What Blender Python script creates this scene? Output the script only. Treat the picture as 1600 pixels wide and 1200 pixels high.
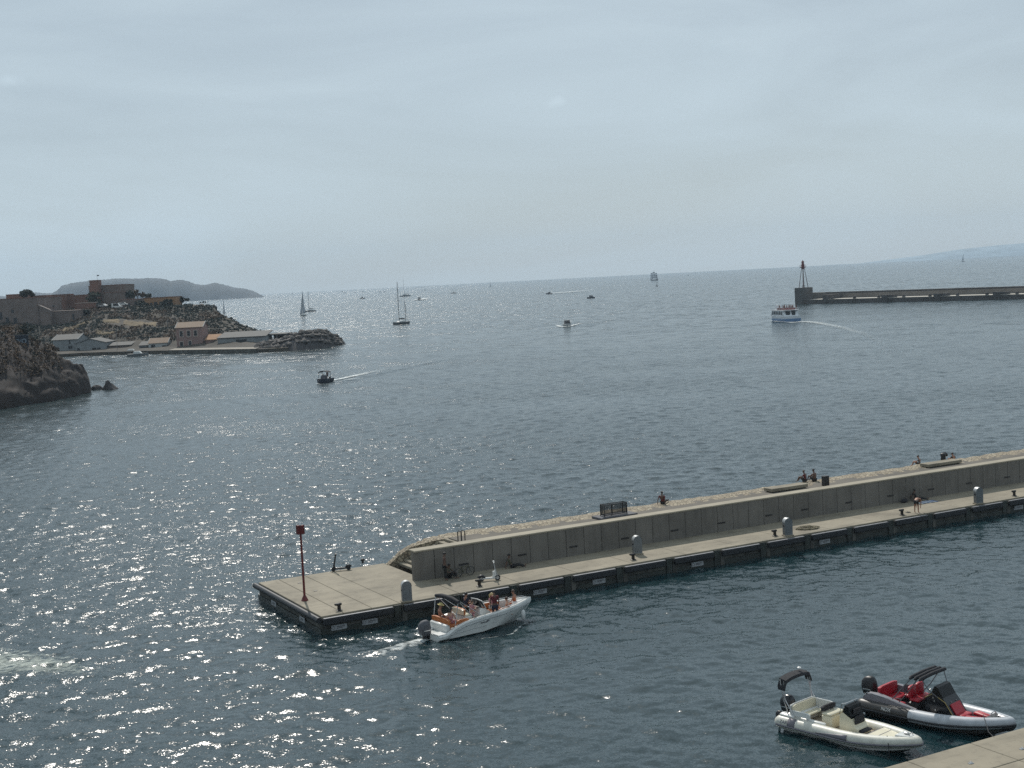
import bpy, bmesh, math, random
import numpy as np
from mathutils import Vector, Matrix

for o in list(bpy.data.objects): bpy.data.objects.remove(o, do_unlink=True)
SC = bpy.context.scene
COL = SC.collection
random.seed(7); RNG = np.random.default_rng(11)
rad = math.radians

# ------------------------------------------------------------------ camera
F = 2150.0; CAM_H = 19.55                      # focal length in photo pixels (1600 wide), metres above the sea
ROLL = rad(2.94); PITCH = math.atan((600 - 434.3) * math.cos(ROLL) / F)
_f = np.array([0, math.cos(PITCH), -math.sin(PITCH)]); _r = np.array([1., 0, 0]); _u = np.array([0, math.sin(PITCH), math.cos(PITCH)])
_cr = math.cos(ROLL) * _r - math.sin(ROLL) * _u; _cu = math.sin(ROLL) * _r + math.cos(ROLL) * _u
CAM = np.array([0, 0, CAM_H])
cam = bpy.data.cameras.new('camera'); camo = bpy.data.objects.new('camera', cam); COL.objects.link(camo)
cam.sensor_width = 36.0; cam.lens = F / 1600 * 36.0; cam.clip_start = 0.5; cam.clip_end = 60000
camo.matrix_world = Matrix(((_cr[0], _cu[0], -_f[0], 0), (_cr[1], _cu[1], -_f[1], 0), (_cr[2], _cu[2], -_f[2], CAM_H), (0, 0, 0, 1)))
SC.camera = camo

def ray(x, y): return _f + (x - 800) / F * _cr - (y - 600) / F * _cu
def at(x, y, z=0.0):                           # ground point at height z along a sight line
    d = ray(x, y); return Vector(CAM + d * ((z - CAM_H) / d[2]))
def dep(x, y, D):                              # point at forward distance D along a sight line
    d = ray(x, y); return Vector(CAM + d * (D / d[1]))

# ------------------------------------------------------------------ light and sky
SUN_EL, SUN_AZ = 45.0, -13.0                   # azimuth from +Y towards +X
sd = Vector((math.sin(rad(SUN_AZ)) * math.cos(rad(SUN_EL)), math.cos(rad(SUN_AZ)) * math.cos(rad(SUN_EL)), math.sin(rad(SUN_EL))))
sun = bpy.data.lights.new('sun', 'SUN'); sun.energy = 3.2; sun.angle = rad(0.5); sun.color = (1.0, 0.95, 0.87)
suno = bpy.data.objects.new('sun', sun); COL.objects.link(suno)
suno.rotation_euler = (-sd).to_track_quat('-Z', 'Y').to_euler(); suno.location = (0, 0, 200)
W = bpy.data.worlds.new('World'); SC.world = W; W.use_nodes = True
wn, wl = W.node_tree.nodes, W.node_tree.links
wn.clear()
wo = wn.new('ShaderNodeOutputWorld'); bg = wn.new('ShaderNodeBackground'); sky = wn.new('ShaderNodeTexSky')
sky.sky_type = 'NISHITA'; sky.sun_disc = False; sky.sun_elevation = rad(SUN_EL); sky.sun_rotation = rad(-SUN_AZ)
sky.air_density = 1.0; sky.dust_density = 1.0; sky.ozone_density = 2.0; sky.altitude = 20
bg.inputs['Strength'].default_value = 0.081
tc = wn.new('ShaderNodeTexCoord'); mp = wn.new('ShaderNodeMapping'); mp.inputs['Scale'].default_value = (1.2, 1.2, 5.0)
cn = wn.new('ShaderNodeTexNoise'); cn.inputs['Scale'].default_value = 2.2; cn.inputs['Detail'].default_value = 6; cn.inputs['Roughness'].default_value = 0.55
cn.inputs['Distortion'].default_value = 0.6
cr_ = wn.new('ShaderNodeMapRange'); cr_.inputs['From Min'].default_value = 0.3; cr_.inputs['From Max'].default_value = 0.75
cr_.inputs['To Min'].default_value = 0.72; cr_.inputs['To Max'].default_value = 1.0
mix = wn.new('ShaderNodeMix'); mix.data_type = 'RGBA'
VEIL = (6.2, 7.4, 8.15, 1)
mix.inputs['B'].default_value = VEIL           # thin high cloud, lit by the sun
wl.new(tc.outputs['Generated'], mp.inputs['Vector']); wl.new(mp.outputs[0], cn.inputs['Vector']); wl.new(cn.outputs['Fac'], cr_.inputs['Value'])
puff = None                                    # two small cumulus puffs in the veil
for px_, py_, w_ in ((873, 160, 0.0145), (14, 126, 0.017)):
    d_ = ray(px_, py_); d_ = d_ / np.linalg.norm(d_)
    df = wn.new('ShaderNodeVectorMath'); df.operation = 'SUBTRACT'; df.inputs[1].default_value = tuple(d_); wl.new(tc.outputs['Generated'], df.inputs[0])
    ds = wn.new('ShaderNodeVectorMath'); ds.operation = 'MULTIPLY'; ds.inputs[1].default_value = (1, 1, 2.3); wl.new(df.outputs[0], ds.inputs[0])
    dl = wn.new('ShaderNodeVectorMath'); dl.operation = 'LENGTH'; wl.new(ds.outputs[0], dl.inputs[0])
    pn = wn.new('ShaderNodeTexNoise'); pn.inputs['Scale'].default_value = 70; pn.inputs['Detail'].default_value = 5; wl.new(tc.outputs['Generated'], pn.inputs['Vector'])
    pm = wn.new('ShaderNodeMath'); pm.operation = 'MULTIPLY_ADD'; pm.inputs[1].default_value = w_ * 1.7; wl.new(pn.outputs['Fac'], pm.inputs[0]); pm.inputs[2].default_value = -w_ * .35
    pd = wn.new('ShaderNodeMath'); pd.operation = 'SUBTRACT'; wl.new(pm.outputs[0], pd.inputs[0]); wl.new(dl.outputs['Value'], pd.inputs[1])
    pr = wn.new('ShaderNodeMapRange'); pr.inputs['From Min'].default_value = -w_ * .2; pr.inputs['From Max'].default_value = w_ * .5; pr.inputs['To Max'].default_value = 0.22; wl.new(pd.outputs[0], pr.inputs['Value'])
    if puff is None: puff = pr.outputs[0]
    else:
        pa_ = wn.new('ShaderNodeMath'); pa_.operation = 'ADD'; wl.new(puff, pa_.inputs[0]); wl.new(pr.outputs[0], pa_.inputs[1]); puff = pa_.outputs[0]
wl.new(cr_.outputs[0], mix.inputs['Factor'])
cb = wn.new('ShaderNodeMath'); cb.operation = 'MULTIPLY_ADD'; cb.inputs[1].default_value = 0.62; cb.inputs[2].default_value = 0.69; wl.new(cn.outputs['Fac'], cb.inputs[0])
cp = wn.new('ShaderNodeMath'); cp.operation = 'MULTIPLY_ADD'; cp.inputs[1].default_value = 0.5; wl.new(puff, cp.inputs[0]); wl.new(cb.outputs[0], cp.inputs[2])
cm = wn.new('ShaderNodeVectorMath'); cm.operation = 'SCALE'; wl.new(mix.outputs['Result'], cm.inputs[0]); wl.new(cp.outputs[0], cm.inputs['Scale']); wl.new(sky.outputs[0], mix.inputs['A']); wl.new(cm.outputs[0], bg.inputs['Color'])
wl.new(bg.outputs[0], wo.inputs[0])
SC.view_settings.view_transform = 'Standard'; SC.view_settings.look = 'None'; SC.view_settings.exposure = 0.0; SC.view_settings.gamma = 1.0
SC.render.engine = 'CYCLES'
SC.cycles.max_bounces = 6; SC.cycles.diffuse_bounces = 2; SC.cycles.glossy_bounces = 3; SC.cycles.volume_bounces = 1
SC.cycles.transparent_max_bounces = 8; SC.cycles.caustics_reflective = False; SC.cycles.caustics_refractive = False
SC.cycles.use_denoising = False
SC.cycles.sample_clamp_indirect = 4.0; SC.cycles.sample_clamp_direct = 5.0; SC.cycles.use_adaptive_sampling = False

# ------------------------------------------------------------------ helpers
def mat(name, col, rough=0.6, var=0.12, scale=3.0, metal=0.0, bump=0.0, spec=0.5, col2=None, detail=5, stretch=None, dirt=None):
    m = bpy.data.materials.new(name); m.use_nodes = True; m.preview_render_type = 'FLAT'
    n, l = m.node_tree.nodes, m.node_tree.links; b = n['Principled BSDF']
    b.inputs['Roughness'].default_value = rough; b.inputs['Metallic'].default_value = metal; b.inputs['Specular IOR Level'].default_value = spec
    t = n.new('ShaderNodeTexCoord'); nz = n.new('ShaderNodeTexNoise'); nz.inputs['Scale'].default_value = scale; nz.inputs['Detail'].default_value = detail
    src = t.outputs['Object']
    if stretch:
        mpn = n.new('ShaderNodeMapping'); mpn.inputs['Scale'].default_value = stretch; l.new(src, mpn.inputs['Vector']); src = mpn.outputs[0]
    l.new(src, nz.inputs['Vector'])
    r = n.new('ShaderNodeValToRGB'); e = r.color_ramp.elements
    c = np.array(col[:3]); e[0].position = 0.3; e[1].position = 0.7
    a = np.clip(c * (1 - var), 0, 1) if col2 is None else np.array(col2[:3])
    z = np.clip(c * (1 + var), 0, 1) if col2 is None else c
    e[0].color = (*a, 1); e[1].color = (*z, 1)
    l.new(nz.outputs['Fac'], r.inputs['Fac']); l.new(r.outputs[0], b.inputs['Base Color'])
    for sc_, st_, lo_, f0, f1 in (dirt or ()):      # stains and streaks: scale, stretch, darkest factor, where they start and end
        mq = n.new('ShaderNodeMapping'); mq.inputs['Scale'].default_value = st_; l.new(t.outputs['Object'], mq.inputs['Vector'])
        dn = n.new('ShaderNodeTexNoise'); dn.inputs['Scale'].default_value = sc_; dn.inputs['Detail'].default_value = 7; dn.inputs['Roughness'].default_value = 0.65; l.new(mq.outputs[0], dn.inputs['Vector'])
        dr = n.new('ShaderNodeMapRange'); dr.inputs['From Min'].default_value = f0; dr.inputs['From Max'].default_value = f1; dr.inputs['To Min'].default_value = lo_; l.new(dn.outputs['Fac'], dr.inputs['Value'])
        mx = n.new('ShaderNodeMix'); mx.data_type = 'RGBA'; mx.blend_type = 'MULTIPLY'; mx.inputs['Factor'].default_value = 1
        l.new(b.inputs['Base Color'].links[0].from_socket, mx.inputs['A']); l.new(dr.outputs[0], mx.inputs['B']); l.new(mx.outputs['Result'], b.inputs['Base Color'])
    if bump:
        bp = n.new('ShaderNodeBump'); bp.inputs['Strength'].default_value = min(1, bump); bp.inputs['Distance'].default_value = 0.05
        l.new(nz.outputs['Fac'], bp.inputs['Height']); l.new(bp.outputs[0], b.inputs['Normal'])
    return m

class MB:
    "collects verts and faces; build() links them as one mesh object"
    def __init__(s): s.v = []; s.f = []; s.mi = []; s.cur = 0; s.M = None
    def add(s, vs, fs):
        k = len(s.v)
        if s.M is not None: vs = [tuple(s.M @ Vector(p)) for p in vs]
        s.v += [tuple(p) for p in vs]; s.f += [tuple(i + k for i in f) for f in fs]; s.mi += [s.cur] * len(fs); return s
    def box(s, c, d, rz=0.0, top=1.0, taper=None):
        x, y, z = d[0] / 2, d[1] / 2, d[2] / 2; tx, ty = taper or (top, top)
        ps = [(-x, -y, -z), (x, -y, -z), (x, y, -z), (-x, y, -z), (-x * tx, -y * ty, z), (x * tx, -y * ty, z), (x * tx, y * ty, z), (-x * tx, y * ty, z)]
        ca, sa = math.cos(rz), math.sin(rz)
        ps = [(c[0] + a * ca - b * sa, c[1] + a * sa + b * ca, c[2] + q) for a, b, q in ps]
        return s.add(ps, [(0, 3, 2, 1), (4, 5, 6, 7), (0, 1, 5, 4), (1, 2, 6, 5), (2, 3, 7, 6), (3, 0, 4, 7)])
    def rbox(s, c, d, b=0.03, rz=0.0):            # box with chamfered edges
        x, y, z = d[0] / 2, d[1] / 2, d[2] / 2; b = min(b, x * .9, y * .9, z * .9)
        ring = lambda X, Y, Z: [(X - b, -Y, Z), (X, -Y + b, Z), (X, Y - b, Z), (X - b, Y, Z), (-X + b, Y, Z), (-X, Y - b, Z), (-X, -Y + b, Z), (-X + b, -Y, Z)]
        R = [ring(x - b, y - b, -z) if x > 2 * b and y > 2 * b else ring(x * .7, y * .7, -z), ring(x, y, -z + b), ring(x, y, z - b), ring(x - b, y - b, z) if x > 2 * b and y > 2 * b else ring(x * .7, y * .7, z)]
        ca, sa = math.cos(rz), math.sin(rz)
        R = [[(c[0] + p * ca - q * sa, c[1] + p * sa + q * ca, c[2] + w) for p, q, w in k] for k in R]
        return s.loft(R, True, True)
    def loft(s, secs, closed=True, caps=True):
        n = len(secs[0]); vs = [p for k in secs for p in k]; fs = []
        for i in range(len(secs) - 1):
            for j in range(n if closed else n - 1):
                a = i * n + j; b = i * n + (j + 1) % n; fs.append((a, b, b + n, a + n))
        if caps:
            fs.append(tuple(range(n - 1, -1, -1))); fs.append(tuple((len(secs) - 1) * n + j for j in range(n)))
        return s.add(vs, fs)
    def tube(s, pts, r, n=8, caps=True, squash=1.0):
        pts = [Vector(p) for p in pts]; secs = []
        rs = r if isinstance(r, (list, tuple)) else [r] * len(pts)
        up = Vector((0, 0, 1))
        for i, p in enumerate(pts):
            d = (pts[min(i + 1, len(pts) - 1)] - pts[max(i - 1, 0)])
            d = d.normalized() if d.length > 1e-9 else Vector((0, 0, 1))
            ref = up if abs(d.z) < 0.95 else Vector((1, 0, 0))
            a = d.cross(ref).normalized(); b = a.cross(d).normalized()
            secs.append([tuple(p + a * (math.cos(2 * math.pi * k / n) * rs[i]) + b * (math.sin(2 * math.pi * k / n) * rs[i] * squash)) for k in range(n)])
        return s.loft(secs, True, caps)
    def lathe(s, prof, n=12, c=(0, 0, 0)):
        secs = [[(c[0] + r * math.cos(2 * math.pi * k / n), c[1] + r * math.sin(2 * math.pi * k / n), c[2] + z) for k in range(n)] for r, z in prof]
        return s.loft(secs, True, True)
    def prism(s, poly, y0, y1, axis='y'):          # polygon in (x,z), extruded along y   (axis='z': polygon in (x,y) extruded along z)
        if axis == 'y': A = [(p[0], y0, p[1]) for p in poly]; B = [(p[0], y1, p[1]) for p in poly]
        elif axis == 'x': A = [(y0, p[0], p[1]) for p in poly]; B = [(y1, p[0], p[1]) for p in poly]
        else: A = [(p[0], p[1], y0) for p in poly]; B = [(p[0], p[1], y1) for p in poly]
        return s.loft([A, B], True, True)
    def ell(s, c, r, nu=12, nv=8, jit=0.0):
        secs = []
        for i in range(nv + 1):
            th = math.pi * i / nv; q = []
            for k in range(nu):
                j = 1 + random.uniform(-jit, jit)
                q.append((c[0] + r[0] * j * max(.02, math.sin(th)) * math.cos(2 * math.pi * k / nu), c[1] + r[1] * j * max(.02, math.sin(th)) * math.sin(2 * math.pi * k / nu), c[2] - r[2] * j * math.cos(th)))
            secs.append(q)
        return s.loft(secs, True, True)
    def build(s, name, m, parent=None, smooth=None, loc=None):
        me = bpy.data.meshes.new(name); me.from_pydata(s.v, [], s.f)
        for k in (m if isinstance(m, (list, tuple)) else [m]): me.materials.append(k)
        if any(s.mi): me.polygons.foreach_set('material_index', s.mi)
        bm = bmesh.new(); bm.from_mesh(me); bmesh.ops.recalc_face_normals(bm, faces=bm.faces); bm.to_mesh(me); bm.free()
        if smooth:
            me.polygons.foreach_set('use_smooth', [True] * len(me.polygons)); me.set_sharp_from_angle(angle=rad(smooth))
        me.update()
        o = bpy.data.objects.new(name, me); COL.objects.link(o)
        if parent is not None: o.parent = parent
        if loc is not None: o.location = loc
        return o

def tag(o, label=None, cat=None, group=None, kind=None):
    if label: o['label'] = label
    if cat: o['category'] = cat
    if group: o['group'] = group
    if kind: o['kind'] = kind
    return o
def empty(name, loc, rz=0.0, label=None, cat=None, group=None):
    o = bpy.data.objects.new(name, None); COL.objects.link(o); o.location = loc; o.rotation_euler = (0, 0, rz); o.empty_display_size = 0.3
    return tag(o, label, cat, group)
KIDS = {}
def copy_tree(o, parent=None):
    c = o.copy(); COL.objects.link(c)
    if parent is not None: c.parent = parent; c.matrix_parent_inverse = o.matrix_parent_inverse
    for ch in [q for q in COL.objects if q.parent is o]: copy_tree(ch, c)
    return c
def copies(proto, loc, rz, label):
    c = copy_tree(proto); c.location = loc; c.rotation_euler = (0, 0, rz); c['label'] = label; return c
def text(s, size, name, m, parent, M, extr=0.004):
    cu = bpy.data.curves.new(name, 'FONT'); cu.body = s; cu.size = size; cu.extrude = extr; cu.align_x = 'CENTER'; cu.align_y = 'CENTER'
    t = bpy.data.objects.new('tmp', cu); COL.objects.link(t); bpy.context.view_layer.update()
    me = bpy.data.meshes.new_from_object(t.evaluated_get(bpy.context.evaluated_depsgraph_get()))
    bpy.data.objects.remove(t, do_unlink=True); me.name = name; me.materials.clear(); me.materials.append(m)
    me.transform(M); o = bpy.data.objects.new(name, me); COL.objects.link(o); o.parent = parent; return o
def arc(cx, cz, r, a0, a1, n): return [(cx + r * math.cos(a0 + (a1 - a0) * i / n), cz + r * math.sin(a0 + (a1 - a0) * i / n)) for i in range(n + 1)]
def lerp(xs, ys, x): return float(np.interp(x, xs, ys))

# palette
M = {}
def mk(k, *a, **kw): M[k] = mat(k, *a, **kw)
mk('concrete', (0.27, 0.235, 0.175), 0.85, 0.16, 0.45, bump=0.15, detail=10, dirt=[(0.55, (1, 1, 1), .78, .36, .50), (3.5, (1, 1, 1), .84, .36, .46), (0.9, (.18, 1.6, 1), .86, .38, .52)])
mk('walkway', (0.125, 0.11, 0.09), 0.9, 0.2, 0.5, detail=9)
mk('coping', (0.33, 0.29, 0.22), 0.85, 0.12, 0.6, detail=9, dirt=[(1.2, (.3, 1, 1), .82, .36, .5)])
mk('fender_sunlit_top', (0.20, 0.20, 0.21), 0.5, 0.2, 3)  # paler than the rubber: sun on the fender tops, put into the colour
mk('concrete_wall', (0.172, 0.157, 0.138), 0.88, 0.12, 0.5, bump=0.1, detail=8, dirt=[(2.2, (1, 1, .10), .82, .36, .54), (.35, (1, 1, 1), .84, .38, .54)])
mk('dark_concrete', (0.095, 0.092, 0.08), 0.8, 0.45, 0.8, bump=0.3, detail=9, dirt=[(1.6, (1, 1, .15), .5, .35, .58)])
mk('wet_concrete', (0.03, 0.035, 0.03), 0.4, 0.5, 1.5, detail=8)
mk('rubber', (0.018, 0.019, 0.022), 0.5, 0.3, 4)
mk('black', (0.012, 0.012, 0.014), 0.45, 0.2, 6)
mk('black_gloss', (0.012, 0.013, 0.016), 0.18, 0.2, 6)
mk('iron', (0.02, 0.018, 0.017), 0.5, 0.4, 8, bump=0.2)
mk('rust_red', (0.13, 0.016, 0.015), 0.5, 0.25, 5)
mk('steel', (0.5, 0.5, 0.5), 0.28, 0.08, 5, metal=1.0)
mk('grey_metal', (0.17, 0.18, 0.185), 0.5, 0.12, 3, metal=0.3)
mk('light_metal', (0.42, 0.43, 0.43), 0.42, 0.1, 3, metal=0.4)
mk('white', (0.62, 0.62, 0.6), 0.4, 0.06, 3)
mk('gelcoat', (0.68, 0.68, 0.65), 0.25, 0.04, 2, dirt=[(1.5, (1, 1, 1), .86, .36, .52)])
mk('cream', (0.70, 0.64, 0.48), 0.35, 0.05, 3)
mk('plate', (0.33, 0.34, 0.35), 0.5, 0.1, 6)
mk('orange_vinyl', (0.42, 0.13, 0.035), 0.5, 0.15, 4)
mk('red_vinyl', (0.36, 0.012, 0.025), 0.45, 0.12, 4)
mk('grey_fabric', (0.10, 0.10, 0.11), 0.8, 0.2, 6)
mk('dark_fabric', (0.022, 0.022, 0.026), 0.85, 0.25, 8)
mk('silver_tube', (0.47, 0.49, 0.52), 0.40, 0.05, 2, dirt=[(2.2, (1, 1, 1), .84, .38, .52)])
mk('dark_tube', (0.045, 0.042, 0.04), 0.42, 0.12, 2)
mk('pale_tube', (0.66, 0.64, 0.56), 0.42, 0.05, 2, dirt=[(2.2, (1, 1, 1), .84, .38, .52), (9, (1, 1, 1), .9, .4, .48)])
mk('mauve_grey', (0.17, 0.16, 0.18), 0.5, 0.1, 3)
# ------------------------------------------------------------------ the sea
NC = 70
_lam = np.exp(RNG.uniform(np.log(0.55), np.log(4.2), NC)); _k = 2 * np.pi / _lam
_th = RNG.normal(rad(-100), rad(52), NC); _kx, _ky = _k * np.cos(_th), _k * np.sin(_th); _ph = RNG.uniform(0, 6.283, NC)
_am = 0.122 * np.sqrt(2.0 / NC) / _k * np.where(_lam > 4, 0.8, 1.0)
# bow-wave ridges trailing from moving boats: (x0,y0,x1,y1,height,width)
RIDGES = []
def ridge(p, q, h, w): RIDGES.append((p.x, p.y, q.x, q.y, h, w))
ridge(at(530, 598), at(760, 548), 0.30, 1.3); ridge(at(905, 509), at(1040, 484), 0.35, 2.2)
ridge(at(760, 550), at(905, 512), 0.12, 1.5); ridge(at(915, 565), at(985, 552), 0.12, 1.0)
ridge(at(620, 1010), at(380, 1075), 0.08, 0.5)
JA = np.array([-11.43, 76.54]); JE = np.array([0.88056, 0.47394])
def calm(X, Y):                                # flatter water in the lee of the jetty
    t = -(X - JA[0]) * JE[1] + (Y - JA[1]) * JE[0]
    s = (X - JA[0]) * JE[0] + (Y - JA[1]) * JE[1]
    c = np.clip((t + 6) / 10, 0, 1); c = np.maximum(c, np.clip(-s / 18, 0, 1))
    return 0.80 + 0.20 * c
def sea_height(X, Y, cell):
    h = np.zeros_like(X)
    for a, kx, ky, p, lam in zip(_am, _kx, _ky, _ph, _lam):
        ph = kx * X + ky * Y + p
        w = np.clip((lam / np.maximum(cell, 1e-3) - 2.2) / 1.5, 0, 1)
        h += a * w * (np.sin(ph) + 0.22 * np.cos(2 * ph))
    h *= calm(X, Y)
    for x0, y0, x1, y1, hh, ww in RIDGES:
        dx, dy = x1 - x0, y1 - y0; L2 = dx * dx + dy * dy
        tt = np.clip(((X - x0) * dx + (Y - y0) * dy) / L2, 0, 1)
        d2 = (X - x0 - tt * dx) ** 2 + (Y - y0 - tt * dy) ** 2
        h += hh * (1 - 0.7 * tt) * np.exp(-d2 / (ww * ww)) * (cell < 6)
    return h
def make_sea():
    na = 860; ang = np.concatenate([np.linspace(-80, -27, 40, endpoint=False), np.linspace(-27, 27, na), np.linspace(27, 80, 41)[1:]]) * math.pi / 180
    r = [6.0]
    while r[-1] < 8000:
        q = r[-1]; r.append(q + (0.6 if q < 40 else 0.14 if q < 130 else 0.14 + (q - 130) * 0.0042))
    r = np.array(r); A, R = np.meshgrid(ang, r)
    X, Y = R * np.sin(A), R * np.cos(A)
    dr = np.gradient(r)[:, None] * np.ones_like(A)
    cell = np.maximum(dr * 0.9, R * np.gradient(ang)[None, :] * 0.9)
    Z = sea_height(X, Y, cell)
    nr, nn = X.shape; co = np.stack([X, Y, Z], -1).reshape(-1, 3).astype(np.float32)
    i = np.arange(nr * nn).reshape(nr, nn); q = np.stack([i[:-1, :-1], i[:-1, 1:], i[1:, 1:], i[1:, :-1]], -1).reshape(-1, 4)
    me = bpy.data.meshes.new('sea'); me.vertices.add(len(co)); me.vertices.foreach_set('co', co.ravel())
    me.loops.add(q.size); me.loops.foreach_set('vertex_index', q.ravel().astype(np.int32))
    me.polygons.add(len(q)); me.polygons.foreach_set('loop_start', np.arange(0, q.size, 4, dtype=np.int32))
    me.polygons.foreach_set('use_smooth', np.ones(len(q), dtype=bool)); me.update(calc_edges=True)
    m = bpy.data.materials.new('sea_water'); m.use_nodes = True; n, l = m.node_tree.nodes, m.node_tree.links; b = n['Principled BSDF']
    b.inputs['Base Color'].default_value = (0.007, 0.026, 0.031, 1); b.inputs['Roughness'].default_value = 0.145; b.inputs['IOR'].default_value = 1.50
    g = n.new('ShaderNodeNewGeometry')
    def slope(scale, stretch, amp, detail=2):
        mpn = n.new('ShaderNodeMapping'); mpn.inputs['Scale'].default_value = stretch; mpn.inputs['Rotation'].default_value = (0, 0, rad(-8)); l.new(g.outputs['Position'], mpn.inputs['Vector'])
        t = n.new('ShaderNodeTexNoise'); t.inputs['Scale'].default_value = scale; t.inputs['Detail'].default_value = detail; l.new(mpn.outputs[0], t.inputs['Vector'])
        s = n.new('ShaderNodeVectorMath'); s.operation = 'SUBTRACT'; s.inputs[1].default_value = (0.5, 0.5, 0.5); l.new(t.outputs['Color'], s.inputs[0])
        k = n.new('ShaderNodeVectorMath'); k.operation = 'MULTIPLY'; k.inputs[1].default_value = (amp * 0.62, amp, 0); l.new(s.outputs[0], k.inputs[0]); return k.outputs[0]
    a1 = slope(5.5, (0.6, 1.0, 1), 0.62); a2 = slope(16.0, (0.7, 1.0, 1), 1.05); a3 = slope(0.45, (0.55, 1.0, 1), 2.1)
    # wide swell slopes only where the mesh itself no longer carries them
    ln = n.new('ShaderNodeVectorMath'); ln.operation = 'LENGTH'; l.new(g.outputs['Position'], ln.inputs[0])
    mr = n.new('ShaderNodeMapRange'); mr.inputs['From Min'].default_value = 150; mr.inputs['From Max'].default_value = 700; l.new(ln.outputs['Value'], mr.inputs['Value'])
    s3 = n.new('ShaderNodeVectorMath'); s3.operation = 'SCALE'; l.new(a3, s3.inputs[0]); l.new(mr.outputs[0], s3.inputs['Scale'])
    ad = n.new('ShaderNodeVectorMath'); ad.operation = 'ADD'; l.new(a1, ad.inputs[0]); l.new(a2, ad.inputs[1])
    ad2 = n.new('ShaderNodeVectorMath'); ad2.operation = 'ADD'; l.new(ad.outputs[0], ad2.inputs[0]); l.new(s3.outputs[0], ad2.inputs[1])
    # gusts: broad patches of rougher and smoother water
    gm = n.new('ShaderNodeMapping'); gm.inputs['Scale'].default_value = (0.012, 0.035, 1); gm.inputs['Rotation'].default_value = (0, 0, rad(12)); l.new(g.outputs['Position'], gm.inputs['Vector'])
    gn = n.new('ShaderNodeTexNoise'); gn.inputs['Scale'].default_value = 1.0; gn.inputs['Detail'].default_value = 4; l.new(gm.outputs[0], gn.inputs['Vector'])
    gr = n.new('ShaderNodeMapRange'); gr.inputs['From Min'].default_value = 0.32; gr.inputs['From Max'].default_value = 0.68; gr.inputs['To Min'].default_value = 0.55; gr.inputs['To Max'].default_value = 1.35; l.new(gn.outputs['Fac'], gr.inputs['Value'])
    sc = n.new('ShaderNodeVectorMath'); sc.operation = 'SCALE'; l.new(ad2.outputs[0], sc.inputs[0]); l.new(gr.outputs[0], sc.inputs['Scale'])
    fin = n.new('ShaderNodeVectorMath'); fin.operation = 'ADD'; l.new(g.outputs['Normal'], fin.inputs[0]); l.new(sc.outputs[0], fin.inputs[1])
    nm = n.new('ShaderNodeVectorMath'); nm.operation = 'NORMALIZE'; l.new(fin.outputs[0], nm.inputs[0]); l.new(nm.outputs[0], b.inputs['Normal'])
    # rougher and slicker water, stored per vertex: a slick left of the jetty, quieter water inside the harbour
    def seg_d(x0, y0, x1, y1):
        p, q = at(x0, y0), at(x1, y1); dx, dy = q.x - p.x, q.y - p.y; tt = np.clip(((X - p.x) * dx + (Y - p.y) * dy) / (dx * dx + dy * dy), 0, 1)
        return np.hypot(X - p.x - tt * dx, Y - p.y - tt * dy)
    rough = 0.55 + 0.45 * (calm(X, Y) - 0.80) / 0.20
    rough = rough * (1 - 0.5 * np.exp(-(seg_d(120, 1005, 400, 1010) / 3.2) ** 2)) * (1 - 0.3 * np.exp(-(seg_d(40, 690, 260, 700) / 9.0) ** 2))
    at_ = me.attributes.new('rough', 'FLOAT', 'POINT'); at_.data.foreach_set('value', rough.ravel().astype(np.float32))
    an = n.new('ShaderNodeAttribute'); an.attribute_name = 'rough'; mm = n.new('ShaderNodeMath'); mm.operation = 'MULTIPLY'; l.new(gr.outputs[0], mm.inputs[0]); l.new(an.outputs['Fac'], mm.inputs[1]); l.new(mm.outputs[0], sc.inputs['Scale'])
    me.materials.append(m); o = bpy.data.objects.new('sea', me); COL.objects.link(o); tag(o, kind='structure'); return o
make_sea()

def foam_mat(name, lo, hi, scale, col=(0.75, 0.78, 0.76)):
    m = bpy.data.materials.new(name); m.use_nodes = True; n, l = m.node_tree.nodes, m.node_tree.links; b = n['Principled BSDF']
    b.inputs['Base Color'].default_value = (*col, 1); b.inputs['Roughness'].default_value = 0.7
    g = n.new('ShaderNodeNewGeometry'); t = n.new('ShaderNodeTexNoise'); t.inputs['Scale'].default_value = scale; t.inputs['Detail'].default_value = 6; t.inputs['Roughness'].default_value = 0.7
    l.new(g.outputs['Position'], t.inputs['Vector'])
    at_ = n.new('ShaderNodeAttribute'); at_.attribute_name = 'dens'
    a = n.new('ShaderNodeMath'); a.operation = 'ADD'; l.new(t.outputs['Fac'], a.inputs[0]); l.new(at_.outputs['Fac'], a.inputs[1])
    r = n.new('ShaderNodeMapRange'); r.inputs['From Min'].default_value = lo; r.inputs['From Max'].default_value = hi; l.new(a.outputs[0], r.inputs['Value'])
    l.new(r.outputs[0], b.inputs['Alpha']); return m
FOAM = foam_mat('sea_foam', 0.80, 1.15, 2.6); FOAM_THIN = foam_mat('thin_foam', 0.98, 1.5, 2.4, (.62, .68, .60))
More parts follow.
